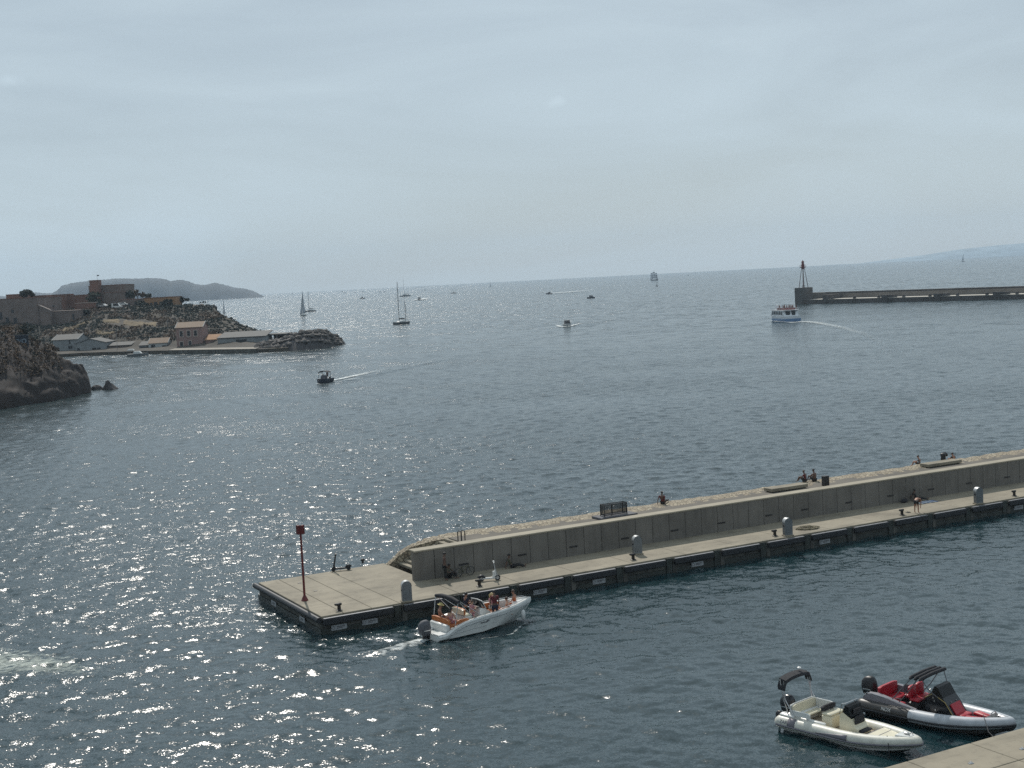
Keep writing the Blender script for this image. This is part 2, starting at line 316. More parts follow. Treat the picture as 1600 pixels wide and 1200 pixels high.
def foam(path, widths, dens, name='boat_wake', m=None, lift=0.03, step=None):
    "a strip of foam riding on the waves along a path; dens runs 0..1 along it"
    pts = [Vector(p) for p in path]; d = [0]
    for a, b in zip(pts, pts[1:]): d.append(d[-1] + (b - a).length)
    L = d[-1]; n = max(6, int(L / (step or 0.5))); xs = np.array([p.x for p in pts]); ys = np.array([p.y for p in pts])
    q = np.linspace(0, L, n + 1); X = np.interp(q, d, xs); Y = np.interp(q, d, ys); Wd = np.interp(q, d, widths); De = np.interp(q, d, dens)
    tx, ty = np.gradient(X), np.gradient(Y); nl = np.hypot(tx, ty); nx, ny = -ty / nl, tx / nl
    k = np.linspace(-1, 1, 9); GX = X[:, None] + nx[:, None] * Wd[:, None] * k / 2; GY = Y[:, None] + ny[:, None] * Wd[:, None] * k / 2
    dist_ = float(np.hypot(X, Y).mean()); cl = 0.25 if dist_ < 140 else 0.25 + (dist_ - 130) * 0.0038
    GZ = sea_height(GX, GY, np.full_like(GX, cl)) + (lift if dist_ < 140 else lift + (min(.25, dist_ * .0004) if dist_ < 900 else 1.0))
    De = De * (1.0 if dist_ < 140 else .86 if dist_ < 900 else 1.25)
    D = De[:, None] * (1 - np.abs(k) ** 2.2)[None, :]
    mb = MB(); nn = 9
    mb.add(np.stack([GX, GY, GZ], -1).reshape(-1, 3).tolist(), [(i * nn + j, i * nn + j + 1, (i + 1) * nn + j + 1, (i + 1) * nn + j) for i in range(n) for j in range(nn - 1)])
    o = mb.build(name, m or FOAM); at_ = o.data.attributes.new('dens', 'FLOAT', 'POINT'); at_.data.foreach_set('value', D.ravel().astype(np.float32))
    return tag(o, kind='stuff')

# ------------------------------------------------------------------ the haze
HAZE_DENS = 0.85e-4
mb = MB(); mb.box((0, 3990, 118.5), (16800, 8200, 243)); hz = mb.build('haze', None or bpy.data.materials.new('haze_air'))
hm = hz.data.materials[0]; hm.use_nodes = True; hn = hm.node_tree.nodes; hn.remove(hn['Principled BSDF'])
pv = hn.new('ShaderNodeVolumePrincipled'); pv.inputs['Color'].default_value = (0.68, 0.83, 0.98, 1); pv.inputs['Density'].default_value = HAZE_DENS; pv.inputs['Anisotropy'].default_value = 0.05
hm.node_tree.links.new(pv.outputs[0], hn['Material Output'].inputs['Volume']); tag(hz, kind='stuff')
# ------------------------------------------------------------------ materials of the stone and concrete setting
def cobble_mat(name, c1, c2, scale):
    m = bpy.data.materials.new(name); m.use_nodes = True; n, l = m.node_tree.nodes, m.node_tree.links; b = n['Principled BSDF']; b.inputs['Roughness'].default_value = 0.85
    t = n.new('ShaderNodeTexCoord'); v = n.new('ShaderNodeTexVoronoi'); v.inputs['Scale'].default_value = scale; l.new(t.outputs['Object'], v.inputs['Vector'])
    v2 = n.new('ShaderNodeTexVoronoi'); v2.feature = 'DISTANCE_TO_EDGE'; v2.inputs['Scale'].default_value = scale; l.new(t.outputs['Object'], v2.inputs['Vector'])
    r = n.new('ShaderNodeMix'); r.data_type = 'RGBA'; r.inputs['A'].default_value = (*c1, 1); r.inputs['B'].default_value = (*c2, 1)
    sp = n.new('ShaderNodeSeparateColor'); l.new(v.outputs['Color'], sp.inputs[0]); l.new(sp.outputs[0], r.inputs['Factor'])
    e = n.new('ShaderNodeMapRange'); e.inputs['From Max'].default_value = 0.09; e.inputs['To Min'].default_value = 0.35; l.new(v2.outputs['Distance'], e.inputs['Value'])
    k = n.new('ShaderNodeMix'); k.data_type = 'RGBA'; k.blend_type = 'MULTIPLY'; k.inputs['Factor'].default_value = 1; l.new(r.outputs['Result'], k.inputs['A']); l.new(e.outputs[0], k.inputs['B'])
    l.new(k.outputs['Result'], b.inputs['Base Color'])
    bp = n.new('ShaderNodeBump'); bp.inputs['Strength'].default_value = 0.9; bp.inputs['Distance'].default_value = 0.08; l.new(e.outputs[0], bp.inputs['Height']); l.new(bp.outputs[0], b.inputs['Normal']); return m
M['cobble'] = cobble_mat('pale_cobble', (0.24, 0.19, 0.13), (0.42, 0.36, 0.26), 3.8)

# ------------------------------------------------------------------ the jetty: local x along it, y towards the open sea, z up from the water
JANG = rad(28.290); JZ = 1.05
jet = empty('jetty', (JA[0], JA[1], 0), JANG, 'long concrete jetty with black fenders and pale stone back reaching from the right edge', 'jetty')
JM = Matrix.Translation((JA[0], JA[1], 0)) @ Matrix.Rotation(JANG, 4, 'Z')
def J(s, t, z=0.0): return JM @ Vector((s, t, z))
def jst(x, y, z): p = JM.inverted() @ at(x, y, z); return p.x, p.y
JL = 78.0
mb = MB()                                            # deck slabs with open joints
ss = [0, 1.35, 3.1, 4.85, 8.7]
for a, b in zip(ss, ss[1:]): mb.rbox(((a + b) / 2, 5.66, JZ - 0.14), (b - a - 0.03, 11.3, 0.28), 0.02)
x = 8.7
while x < JL:
    w = 4.12; mb.rbox((x + w / 2, 2.9, JZ - 0.14), (w - 0.03, 5.78, 0.28), 0.02); x += w
mb.build('deck', M['concrete'], jet)
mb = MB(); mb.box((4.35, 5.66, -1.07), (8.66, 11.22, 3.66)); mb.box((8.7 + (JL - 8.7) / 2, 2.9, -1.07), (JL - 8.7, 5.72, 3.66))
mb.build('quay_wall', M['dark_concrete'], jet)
mb = MB()                                            # weedy band at the waterline
mb.box((JL / 2, -0.02, -0.2), (JL + 0.04, 0.09, 1.0)); mb.box((-0.02, 5.66, -0.2), (0.09, 11.3, 1.0)); mb.build('weed_band', M['wet_concrete'], jet)
gaps = [4.65 + 3.826 * k for k in range(19)]
prev = 0.0
for k, g in enumerate(gaps):
    mb = MB(); mb.rbox(((prev + g - 0.3) / 2 + (0.0 if k == 0 else 0.15), -0.16, JZ - 0.30), (g - prev - (0.35 if k == 0 else 0.7), 0.30, 0.36), 0.04); mb.cur = 1
    mb.rbox(((prev + g - 0.3) / 2 + (0.0 if k == 0 else 0.15), -0.2, JZ - 0.10), (g - prev - (0.4 if k == 0 else 0.75), 0.2, 0.03), 0.01)  # thin strip painted paler as the sunlit top edge
    mb.build('fender', [M['rubber'], M['fender_sunlit_top']], jet)
    mb = MB(); mb.box((g + 0.0, -0.06, 0.3), (0.42, 0.12, 1.36)); mb.build('recess_column', M['wet_concrete'], jet)
    mb = MB(); mb.box((g + 0.42, -0.055, 0.25), (0.3, 0.10, 1.3)); mb.build('pilaster', M['dark_concrete'], jet)
    prev = g
mb = MB(); mb.tube([(-0.16, -0.05, JZ - 0.2), (-0.16, 11.55, JZ - 0.2)], 0.17, 12); mb.build('fender', M['rubber'], jet, 40)
def plate(s, t, w, rot=0.0, front=True):
    mb = MB()
    if front: mb.rbox((s, -0.075, 0.30), (w, 0.03, 0.30), 0.008)
    else: mb.rbox((-0.075, t, 0.30), (0.03, w, 0.30), 0.008)
    p = mb.build('number_plate', M['plate'], jet)
    mb = MB()
    random.seed(int(s * 100 + t * 10)); q = -w / 2 + 0.12
    if front:
        mb.tube([(s + q + 0.1 * math.cos(a * 0.5236), -0.095, 0.30 + 0.08 * math.sin(a * 0.5236)) for a in range(13)], 0.012, 4)
        mb.box((s + 0.1, -0.093, 0.34), (w * 0.5, 0.006, 0.05)); mb.box((s + 0.02, -0.093, 0.26), (w * 0.36, 0.006, 0.04))
    else: mb.box((-0.093, t, 0.33), (0.006, w * 0.5, 0.05)); mb.box((-0.093, t + .06, 0.26), (0.006, w * 0.4, 0.04))
    mb.build('marking', M['grey_fabric'], p)
for s in (1.0, 2.89, 14.16, 18.42, 26.02, 36.83, 55.88): plate(s, 0, 0.95)
for t in (3.1, 8.2): plate(0, t, 0.9, front=False)
# raised back: upper walkway, cobbled crest and bank
UZ = JZ + 1.55
def bank_h(s): return lerp([8.65, 9.3, 10.2, 11.4, 12.6, 15, 200], [0, 0.52, 1.05, 1.33, 1.5, 1.55, 1.55], s)
mb = MB(); mb.box((12.4 + (JL - 12.4) / 2, 7.2, JZ + 0.735), (JL - 12.4, 3.4, 1.63)); mb.build('upper_walkway', M['walkway'], jet)
mb = MB(); S = np.concatenate([np.arange(8.62, 14, 0.22), np.arange(14, JL + 0.1, 0.55)]); T = 12
secs = []
for s in S:
    h = bank_h(s); tin = lerp([8.6, 10, 12.2, 14.5, 200], [10.42, 10.2, 9.3, 8.2, 8.2], s); tout = lerp([8.6, 10, 14, 18, 200], [10.9, 10.9, 10.6, 10.3, 10.2], s)
    row = [(tin, JZ + h - 1.2), (tin, JZ + h), (tin * .5 + tout * .5, JZ + h + .02), (tout, JZ + h - .03), (tout + 1.0, JZ + h - 0.62), (tout + 2.2, JZ + h - 1.4), (tout + 4.2, JZ + h - 2.7), (tout + 4.4, -1.5), (tin, -1.5)]
    secs.append([(s, t + (random.uniform(-.08, .08) if 2 <= j <= 6 else 0), z + (random.uniform(-.05, .05) if 2 <= j <= 6 else 0)) for j, (t, z) in enumerate(row)])
mb.loft(secs, True, True); mb.build('cobbled_bank', M['cobble'], jet)

# parapet wall
wall = empty('parapet_wall', J(8.3, 4.6, JZ), JANG, 'long grey concrete wall with panel joints and low dark light slots along the jetty', 'wall')
WL = JL - 8.3; WH = 1.92
mb = MB(); x = 0.0; first = True
while x < WL:
    w = 1.37
    if first: mb.box((0.50, 0.43, WH / 2 - 0.05), (0.98, 0.84, WH - 0.1)); x = 1.02; first = False; continue
    mb.box((x + w / 2, 0.43, WH / 2 - 0.05), (w - 0.036, 0.84, WH - 0.1)); x += w
mb.cur = 1; mb.box((WL / 2, 0.45, WH / 2 - 0.06), (WL - 0.1, 0.76, WH - 0.12)); mb.cur = 0; mb.prism([(-0.30, 0.30), (0.0, 0.005), (0.0, 0.84), (-0.30, 0.60)], 0, WH - 0.1, axis='z')
mb.build('wall_panel', [M['concrete_wall'], M['black']], wall)
mb = MB(); mb.rbox((WL / 2 - 0.16, 0.44, WH - 0.05), (WL + 0.34, 0.92, 0.1), 0.015); mb.build('coping', M['coping'], wall)
for s in (11.33, 15.56, 19.44, 23.5, 27.57, 31.59, 35.79, 39.1, 43.3, 47.44, 51.64, 55.72, 59.92):
    mb = MB(); mb.box((s - 8.3, -0.005, 0.62), (0.62 if s > 12 else 0.66, 0.03, 0.10)); mb.build('light_slot', M['black'], wall)

# steps at the end of the bank
st = empty('stone_steps', J(9.3, 5.6, JZ), JANG, 'broad concrete steps climbing behind the end of the grey wall', 'steps')
for k in range(9):
    mb = MB(); w = lerp([0, 4, 8], [4.8, 4.4, 3.6], k); mb.rbox((k * 0.36 + 0.22, w / 2 - 0.05, 0.05 + 0.172 * k), (0.42, w, 0.12), 0.015); mb.box((k * 0.36 + 0.24, w / 2 - 0.05, 0.086 * k - 0.05), (0.37, w - 0.06, 0.172 * k + 0.08)); mb.build('step', M['concrete'], st)
def handrail(s, t, z0, label):
    h = empty('handrail', J(s, t, z0), JANG, label, 'handrail', 'handrails on the jetty steps')
    mb = MB(); mb.tube([(0, 0, 0), (0, 0, 0.78), (0.05, 0, 0.85), (0.7, 0, 1.17), (1.4, 0, 1.52), (1.48, 0, 1.48), (1.48, 0, 0.6)], 0.03, 6); mb.build('rail', M['iron'], h, 40)
    mb = MB(); mb.tube([(0, -0.22, 0), (0, -0.22, 0.78), (0.05, -0.22, 0.85), (0.7, -0.22, 1.17), (1.4, -0.22, 1.52), (1.48, -0.22, 1.48), (1.48, -0.22, 0.6)], 0.03, 6); mb.build('rail', M['iron'], h, 40)
handrail(9.45, 7.55, JZ, 'dark double handrail at the foot of the jetty steps')
s_, t_ = jst(716, 850, UZ - .1)
h = empty('handrail', J(s_, t_, UZ - .3), JANG, 'short dark pair of handrail posts at the top of the jetty steps', 'handrail', 'handrails on the jetty steps')
for k in (0, .24): mb = MB(); mb.tube([(k, 0, 0), (k, 0, 1.0), (k + .03, -.1, 1.08), (k + .03, -.5, 1.08), (k, -.55, 1.0), (k, -.55, 0)], 0.035, 6); mb.build('rail', M['iron'], h, 40)

# quay corner at the camera's feet
q0, q1 = at(1375, 1201, 1.3), at(1603, 1135.5, 1.3); qd = (q1 - q0).normalized(); qa = math.atan2(qd.y, qd.x)
qm = bpy.data.objects.new('quay', None); COL.objects.link(qm); qm.location = (q0.x, q0.y, 0); qm.rotation_euler = (0, 0, qa); tag(qm, kind='structure')
mb = MB()
for i in range(-4, 8):
    for j in range(6): mb.rbox((i * 3.2 + 2.9, -1.15 - j * 2.3, 1.15), (3.17, 2.27, 0.3), 0.02)
mb.build('paving', M['concrete'], qm)
mb = MB(); mb.box((6.4, -7.0, -1.0), (38.2, 13.8, 4.0)); mb.build('quay_wall', M['dark_concrete'], qm)
ring0 = empty('mooring_eye', at(1517, 1193, 1.3), 0.3, 'small steel mooring eye in the paving nearest the camera', 'mooring eye')
mb = MB(); mb.rbox((0, 0, 0.012), (0.2, 0.12, 0.024), 0.01); mb.build('base_plate', M['steel'], ring0)
mb = MB(); mb.tube([(0.05 * math.cos(a * .5236), 0, 0.03 + 0.05 * math.sin(a * .5236)) for a in range(7)], 0.012, 6); mb.build('eye', M['steel'], ring0)
copies(ring0, at(1597, 1170.5, 1.3), 0.5, 'small steel mooring eye in the paving at the right edge of the picture')

# ------------------------------------------------------------------ furniture of the jetty
def bollard(s, t):
    o = empty('mooring_bollard', J(s, t, JZ), JANG)
    mb = MB(); mb.lathe([(0.19, 0), (0.19, 0.04), (0.11, 0.06), (0.10, 0.3), (0.13, 0.34)], 12); mb.build('post', M['iron'], o, 40)
    mb = MB(); mb.tube([(-0.26, 0, 0.40), (-0.2, 0, 0.38), (-0.06, 0, 0.36), (0.1, 0, 0.37), (0.16, 0, 0.38)], [0.05, 0.075, 0.09, 0.085, 0.06], 8); mb.build('horn', M['iron'], o, 40)
    return o
b0 = None
BL = [(1.35, 0.69, 'black mooring bollard near the left corner of the jetty, right of the red pole'), (10.46, 0.8, 'black mooring bollard in front of the white scooter'), (21.64, 0.85, 'black mooring bollard just left of the dark rounded pedestal'),
      (33.2, 0.8, 'black mooring bollard just left of the greenish rounded pedestal'), (44.7, 0.6, 'black mooring bollard left of the bending man'), (56.2, 0.6, 'black mooring bollard at the far right of the jetty deck')]
for s, t, lb in BL:
    if b0 is None: b0 = bollard(s, t); tag(b0, lb, 'bollard', 'black mooring bollards along the jetty edge')
    else: copies(b0, J(s, t, JZ), JANG, lb)
o = empty('cleat', J(*jst(567, 880, JZ), JZ), JANG, 'small black cleat on the seaward edge of the jetty end', 'cleat')
mb = MB(); mb.lathe([(0.1, 0), (0.1, .03), (.06, .06), (.06, .16)], 10); mb.build('base', M['iron'], o, 40)
mb = MB(); mb.ell((0, 0, .22), (.16, .13, .1), 10, 6); mb.build('head', M['iron'], o, 60)

def pedestal(loc, m, rz=0):
    o = empty('service_pedestal', loc, rz)
    mb = MB(); mb.rbox((0, 0, 0.04), (0.72, 0.46, 0.08), 0.015); mb.build('plinth', M['concrete'], o)
    prof = [(-0.29, 0.08), (0.29, 0.08)] + arc(0, 0.95, 0.29, 0, math.pi, 12)
    mb = MB(); mb.prism(prof, -0.18, 0.18); mb.build('housing', m, o, 30)
    mb = MB(); mb.loft([[(x * 1.02, y, 0.95 + (z - 0.95) * 1.03) for x, z in arc(0, 0.95, 0.29, -0.12, math.pi + .12, 14)] for y in (-0.2, 0.2)], False, False)
    h = mb.build('sunlit_band', M['light_metal'], o, 40)  # sunlit top of the housing, added as a shell of lighter metal
    mb = MB(); mb.rbox((-0.03, -0.19, 0.5), (0.34, 0.02, 0.5), 0.006); mb.build('hatch', m, o)
    mb = MB(); mb.rbox((-0.3, -0.02, 0.72), (0.04, 0.16, 0.12), 0.01); mb.build('socket', M['black'], o)
    return o
PD = [(636, 940, M['grey_metal'], 'grey rounded service pedestal near the jetty end, by the motorboat stern'), (996, 866, M['grey_metal'], 'dark rounded service pedestal in front of the middle of the long wall'),
      (1231, 837, M['grey_metal'], 'rounded service pedestal beside the rope left on the deck'), (1529, 787, M['grey_metal'], 'rounded service pedestal to the right of the bending man')]
p0 = None
for x, y, m, lb in PD:
    if p0 is None: p0 = pedestal(at(x, y, JZ), m, JANG - rad(14)); tag(p0, lb, 'pedestal', 'rounded service pedestals on the jetty')
    else: copies(p0, at(x, y, JZ), JANG - rad(14), lb)

o = empty('channel_marker', at(476.3, 938.5, JZ), 0.12, 'tall red pole with a square red topmark at the end of the jetty', 'beacon')
mb = MB(); mb.lathe([(0.21, 0), (0.21, .03), (0.10, .28), (0.075, .32)], 8); mb.build('base', M['rust_red'], o, 30)
mb = MB(); mb.lathe([(0.07, .3), (0.062, 4.1)], 10); mb.build('pole', M['rust_red'], o, 40)
mb = MB(); mb.box((0, 0, 4.28), (0.50, 0.03, 0.54)); mb.box((0, 0, 4.28), (0.03, 0.50, 0.54)); mb.rbox((0, 0, 4.28), (0.34, 0.34, 0.54), 0.02); mb.build('topmark', M['rust_red'], o)
mb = MB(); mb.lathe([(0.09, 4.54), (0.09, 4.6), (0.06, 4.66), (0.055, 4.75), (0.02, 4.8)], 10); mb.build('lantern', M['steel'], o, 40)

def scooter(loc, rz, frame, accent, label, fairing=False):
    "front wheel towards +x"
    o = empty('electric_scooter', loc, rz, label, 'scooter')
    for wx, r in ((0.50, 0.135 if not fairing else 0.17), (-0.50, 0.135 if not fairing else 0.16)):
        mb = MB(); mb.tube([(wx + r * .8 * math.cos(a * math.pi / 9), 0, r + r * .8 * math.sin(a * math.pi / 9)) for a in range(19)], r * .3, 8, False); w = mb.build('wheel', M['rubber'], o, 40)
        mb = MB(); mb.tube([(wx, -0.03, r), (wx, 0.03, r)], r * .62, 12); mb.build('rim', M['light_metal'] if fairing else M['dark_fabric'], w, 40)
    mb = MB(); mb.rbox((-0.02, 0, 0.17), (0.78, 0.19, 0.09), 0.02); mb.build('footboard', frame, o)
    mb = MB(); mb.tube([(0.36, 0, 0.2), (0.43, 0, 0.36)], 0.035, 8); mb.tube([(0.50, 0, 0.2), (0.44, 0, 0.42), (0.36, 0, 0.78), (0.30, 0, 1.14)], [0.06, 0.06, 0.055, 0.05] if not fairing else [0.05, 0.045, 0.028, 0.024], 8); mb.build('stem', frame if not fairing else M['light_metal'], o, 40)
    mb = MB(); mb.tube([(0.29, -0.26, 1.13), (0.31, -0.1, 1.16), (0.31, 0.1, 1.16), (0.29, 0.26, 1.13)], 0.045 if not fairing else 0.028, 6); mb.rbox((0.32, 0, 1.17), (0.09, 0.12, 0.05), 0.015); mb.build('handlebar', accent, o, 40)
    mb = MB(); mb.tube([(-0.5 + .19 * math.cos(a), 0, 0.15 + .19 * math.sin(a)) for a in np.linspace(0.25, 2.8, 8)], 0.05 if not fairing else 0.09, 8); mb.build('mudguard', M['black'], o, 40)
    if fairing:
        mb = MB(); mb.prism([(0.16, 0.18), (0.24, 0.15), (0.42, 0.34), (0.40, 0.62), (0.34, 0.66)], -0.1, 0.1); mb.rbox((0.27, 0, 0.42), (0.12, 0.22, 0.34), 0.04); mb.build('shield', frame, o)
        mb = MB(); mb.rbox((0.30, 0.0, 1.2), (0.1, 0.22, 0.05), 0.02); mb.build('display', M['white'], o)
    else:
        mb = MB(); mb.tube([(0.05, 0, .15), (0.08, 0.14, .01)], 0.012, 6); mb.build('kickstand', frame, o)
    return o
a_, b_ = at(521, 893, JZ), at(545, 890.5, JZ); mid = (a_ + b_) / 2; d_ = a_ - b_
scooter(mid, math.atan2(d_.y, d_.x), M['black'], M['black'], 'black electric scooter parked at the seaward edge of the jetty end')
a_, b_ = at(777.5, 906.5, JZ), at(752.5, 908.5, JZ); mid = (a_ + b_) / 2; d_ = a_ - b_
scooter(mid, math.atan2(d_.y, d_.x), M['white'], M['white'], 'white electric scooter with a front shield parked on the jetty in the sun', True)

# on the upper walkway
g = at(960, 808, UZ); sg, tg = jst(960, 808, UZ)
o = empty('slab', J(sg, tg + .1, UZ), JANG, 'low dark concrete slab under the railing cage on the upper walkway', 'slab')
mb = MB(); mb.rbox((0.1, 0, 0.08), (3.0, 1.3, 0.16), 0.02); mb.build('block', M['grey_fabric'], o)
o = empty('railing_cage', J(sg, tg + .05, UZ + .16), JANG, 'dark metal railing cage standing on the upper walkway behind the wall', 'railing')
Lx, Ly, Hh = 1.85, 0.5, 0.80
mb = MB()
for z in (0.1, Hh): mb.tube([(-Lx / 2, -Ly / 2, z), (Lx / 2, -Ly / 2, z), (Lx / 2, Ly / 2, z), (-Lx / 2, Ly / 2, z), (-Lx / 2, -Ly / 2, z)], 0.028, 6, False)
for px, py in ((-1, -1), (1, -1), (1, 1), (-1, 1), (-.35, -1)): mb.tube([(px * Lx / 2, py * Ly / 2, 0), (px * Lx / 2, py * Ly / 2, Hh + .03)], 0.035, 6)
mb.build('frame', M['iron'], o, 40)
mb = MB()
for k in range(1, 19):
    for sy in (-1, 1): xx = -Lx / 2 + Lx * k / 19; mb.tube([(xx, sy * Ly / 2, 0.1), (xx, sy * Ly / 2, Hh)], 0.024, 5)
for k in range(1, 6):
    for sx in (-1, 1): yy = -Ly / 2 + Ly * k / 6; mb.tube([(sx * Lx / 2, yy, 0.1), (sx * Lx / 2, yy, Hh)], 0.016, 5)
mb.build('bar', M['iron'], o); tag(COL.objects[-1], kind='stuff')
def bench(x0, y0, x1, y1, lb):
    s0, t0 = jst(x0, y0, UZ); s1, t1 = jst(x1, y1, UZ); t = (t0 + t1) / 2 + .55
    o = empty('bench', J((s0 + s1) / 2, t, UZ), JANG, lb, 'bench', 'low concrete benches on the upper walkway')
    L = s1 - s0
    mb = MB(); mb.rbox((0, 0, 0.19), (L, 1.0, 0.24), 0.02); mb.build('seat', M['concrete'], o)
    for k in (-.28, .28): mb = MB(); mb.rbox((k * L, 0.02, 0.035), (1.1, 0.9, 0.07), 0.02); mb.build('leg', M['dark_concrete'], o)
bench(1209, 771, 1262, 762, 'low concrete bench left of the dark bin, behind the seated pair')
bench(1453, 732, 1503, 724, 'low concrete bench below the big black bollard at upper right')
bl = at(1290, 759, UZ)
o = empty('litter_bin', bl, JANG, 'dark brown litter bin on the upper walkway, right of the seated pair', 'bin')
mb = MB(); mb.rbox((0, 0, 0.36), (0.46, 0.4, 0.72), 0.03); mb.build('bin_body', M['iron'], o)
mb = MB(); mb.rbox((0, 0, 0.745), (0.5, 0.44, 0.05), 0.02); mb.build('rim', M['black'], o)
bl = at(1474, 722.5, UZ)
o = empty('large_bollard', bl, JANG, 'large black hooked bollard on the cobbled crest at upper right', 'bollard')
mb = MB(); mb.lathe([(0.3, 0), (0.3, .06), (0.22, .1), (0.2, .5), (0.24, .62), (0.2, .74), (0.08, .8)], 12); mb.build('post', M['black'], o, 40)
mb = MB(); mb.tube([(-0.05, 0, .66), (0.2, 0, .72), (0.38, 0, .62), (0.42, 0, .48)], [.16, .15, .12, .08], 8); mb.build('hook', M['black'], o, 40)

# odds and ends lying on the deck
o = empty('rope_pile', at(1263, 826, JZ), 0.3, 'loose pale rope lying on the deck right of the third pedestal', 'rope')
mb = MB(); pts = []
for k in range(60): a = k * 0.55; r = 0.25 + 0.35 * random.random(); pts.append((r * math.cos(a) * 1.6, r * math.sin(a), 0.04 + 0.06 * random.random()))
mb.tube(pts, 0.035, 6); mb.build('rope', mat('old_rope', (0.2, 0.17, 0.11), .9, .3, 8), o)
o = empty('drain_cover', at(468, 911, JZ + .004), JANG, 'small rusty plate set in the deck behind the red pole', 'drain cover', 'rusty plates in the jetty end')
mb = MB(); mb.rbox((0, 0, .008), (0.22, 0.16, 0.012), .004); mb.build('lid', M['iron'], o)
copies(o, at(493, 923.5, JZ + .004), JANG, 'small rusty plate set in the deck right of the red pole')
# ------------------------------------------------------------------ people: one skinned body each, hair and clothes as children
def skinned(name, nodes, edges, root, m, parent, levels=1, smooth=True):
    names = list(nodes); idx = {k: i for i, k in enumerate(names)}
    me = bpy.data.meshes.new(name); me.from_pydata([nodes[k][0] for k in names], [(idx[a], idx[b]) for a, b in edges], [])
    o = bpy.data.objects.new(name, me); COL.objects.link(o)
    o.modifiers.new('skin', 'SKIN'); sv = me.skin_vertices[0].data
    for k in names: r = nodes[k][1]; sv[idx[k]].radius = (r if isinstance(r, tuple) else (r, r)); sv[idx[k]].use_root = (k == root)
    sb = o.modifiers.new('sub', 'SUBSURF'); sb.levels = levels; sb.render_levels = levels
    bpy.context.view_layer.update()
    ev = o.evaluated_get(bpy.context.evaluated_depsgraph_get()); nm = bpy.data.meshes.new_from_object(ev)
    o.modifiers.clear(); o.data = nm; bpy.data.meshes.remove(me); nm.name = name
    nm.materials.clear(); nm.materials.append(m); nm.polygons.foreach_set('use_smooth', [True] * len(nm.polygons))
    o.parent = parent; return o
V3 = Vector
def pose_nodes(pose):
    "joints in metres for a 1.75 m person facing +y"
    P = {}
    if pose == 'stand':
        P.update(pel=(0, 0, .94), spi=(0, 0, 1.14), che=(0, .0, 1.34), nek=(0, -.01, 1.5), head=(0, .02, 1.6), dir=(0, .25, .97))
        for s, n in ((-1, 'l'), (1, 'r')): P.update({n + 'hip': (s * .09, 0, .88), n + 'kne': (s * .11, .03, .48), n + 'ank': (s * .11, -.01, .09), n + 'toe': (s * .13, .16, .035), n + 'sho': (s * .18, 0, 1.42), n + 'elb': (s * .23, -.02, 1.14), n + 'wri': (s * .22, .1, .92)})
    elif pose == 'hold':                              # standing, forearms raised in front
        P.update(pose_nodes('stand'))
        for s, n in ((-1, 'l'), (1, 'r')): P.update({n + 'elb': (s * .23, .05, 1.15), n + 'wri': (s * .12, .27, 1.22)})
    elif pose == 'walk':
        P.update(pose_nodes('stand')); P.update(lkne=(-.1, .14, .5), lank=(-.1, .16, .09), ltoe=(-.1, .32, .04), rkne=(.1, -.02, .49), rank=(.1, -.2, .12), rtoe=(.1, -.08, .04))
    elif pose == 'bend':
        P.update(pel=(0, -.1, .9), spi=(0, .1, 1.0), che=(0, .3, .98), nek=(0, .46, .92), head=(0, .56, .84), dir=(0, .5, -.86))
        for s, n in ((-1, 'l'), (1, 'r')): P.update({n + 'hip': (s * .09, -.1, .86), n + 'kne': (s * .12, -.03, .48), n + 'ank': (s * .13, -.05, .09), n + 'toe': (s * .14, .12, .035), n + 'sho': (s * .18, .38, .97), n + 'elb': (s * .2, .4, .68), n + 'wri': (s * .16, .42, .42)})
    elif pose == 'sit_ground':
        P.update(pel=(0, 0, .12), spi=(0, -.06, .32), che=(0, -.03, .52), nek=(0, .02, .68), head=(0, .05, .78), dir=(0, .35, .93))
        for s, n in ((-1, 'l'), (1, 'r')): P.update({n + 'hip': (s * .1, .02, .12), n + 'kne': (s * .14, .40, .44), n + 'ank': (s * .12, .58, .08), n + 'toe': (s * .12, .74, .035), n + 'sho': (s * .18, -.02, .60), n + 'elb': (s * .25, .15, .42), n + 'wri': (s * .15, .37, .42)})
    elif pose == 'sit_back':                          # legs out, leaning on the hands
        P.update(pel=(0, 0, .12), spi=(0, -.12, .31), che=(0, -.2, .5), nek=(0, -.2, .66), head=(0, -.18, .77), dir=(0, .3, .95))
        for s, n in ((-1, 'l'), (1, 'r')): P.update({n + 'hip': (s * .1, .02, .12), n + 'kne': (s * .13, .44, .2), n + 'ank': (s * .13, .86, .08), n + 'toe': (s * .15, .9, .22), n + 'sho': (s * .18, -.2, .58), n + 'elb': (s * .26, -.36, .34), n + 'wri': (s * .28, -.42, .08)})
    elif pose == 'sit_seat':
        P.update(pel=(0, 0, .11), spi=(0, -.03, .31), che=(0, -.03, .51), nek=(0, .0, .67), head=(0, .03, .77), dir=(0, .25, .97))
        for s, n in ((-1, 'l'), (1, 'r')): P.update({n + 'hip': (s * .1, .03, .1), n + 'kne': (s * .13, .46, .12), n + 'ank': (s * .13, .44, -.32), n + 'toe': (s * .13, .6, -.38), n + 'sho': (s * .18, -.02, .59), n + 'elb': (s * .23, .06, .33), n + 'wri': (s * .14, .28, .22)})
    return P
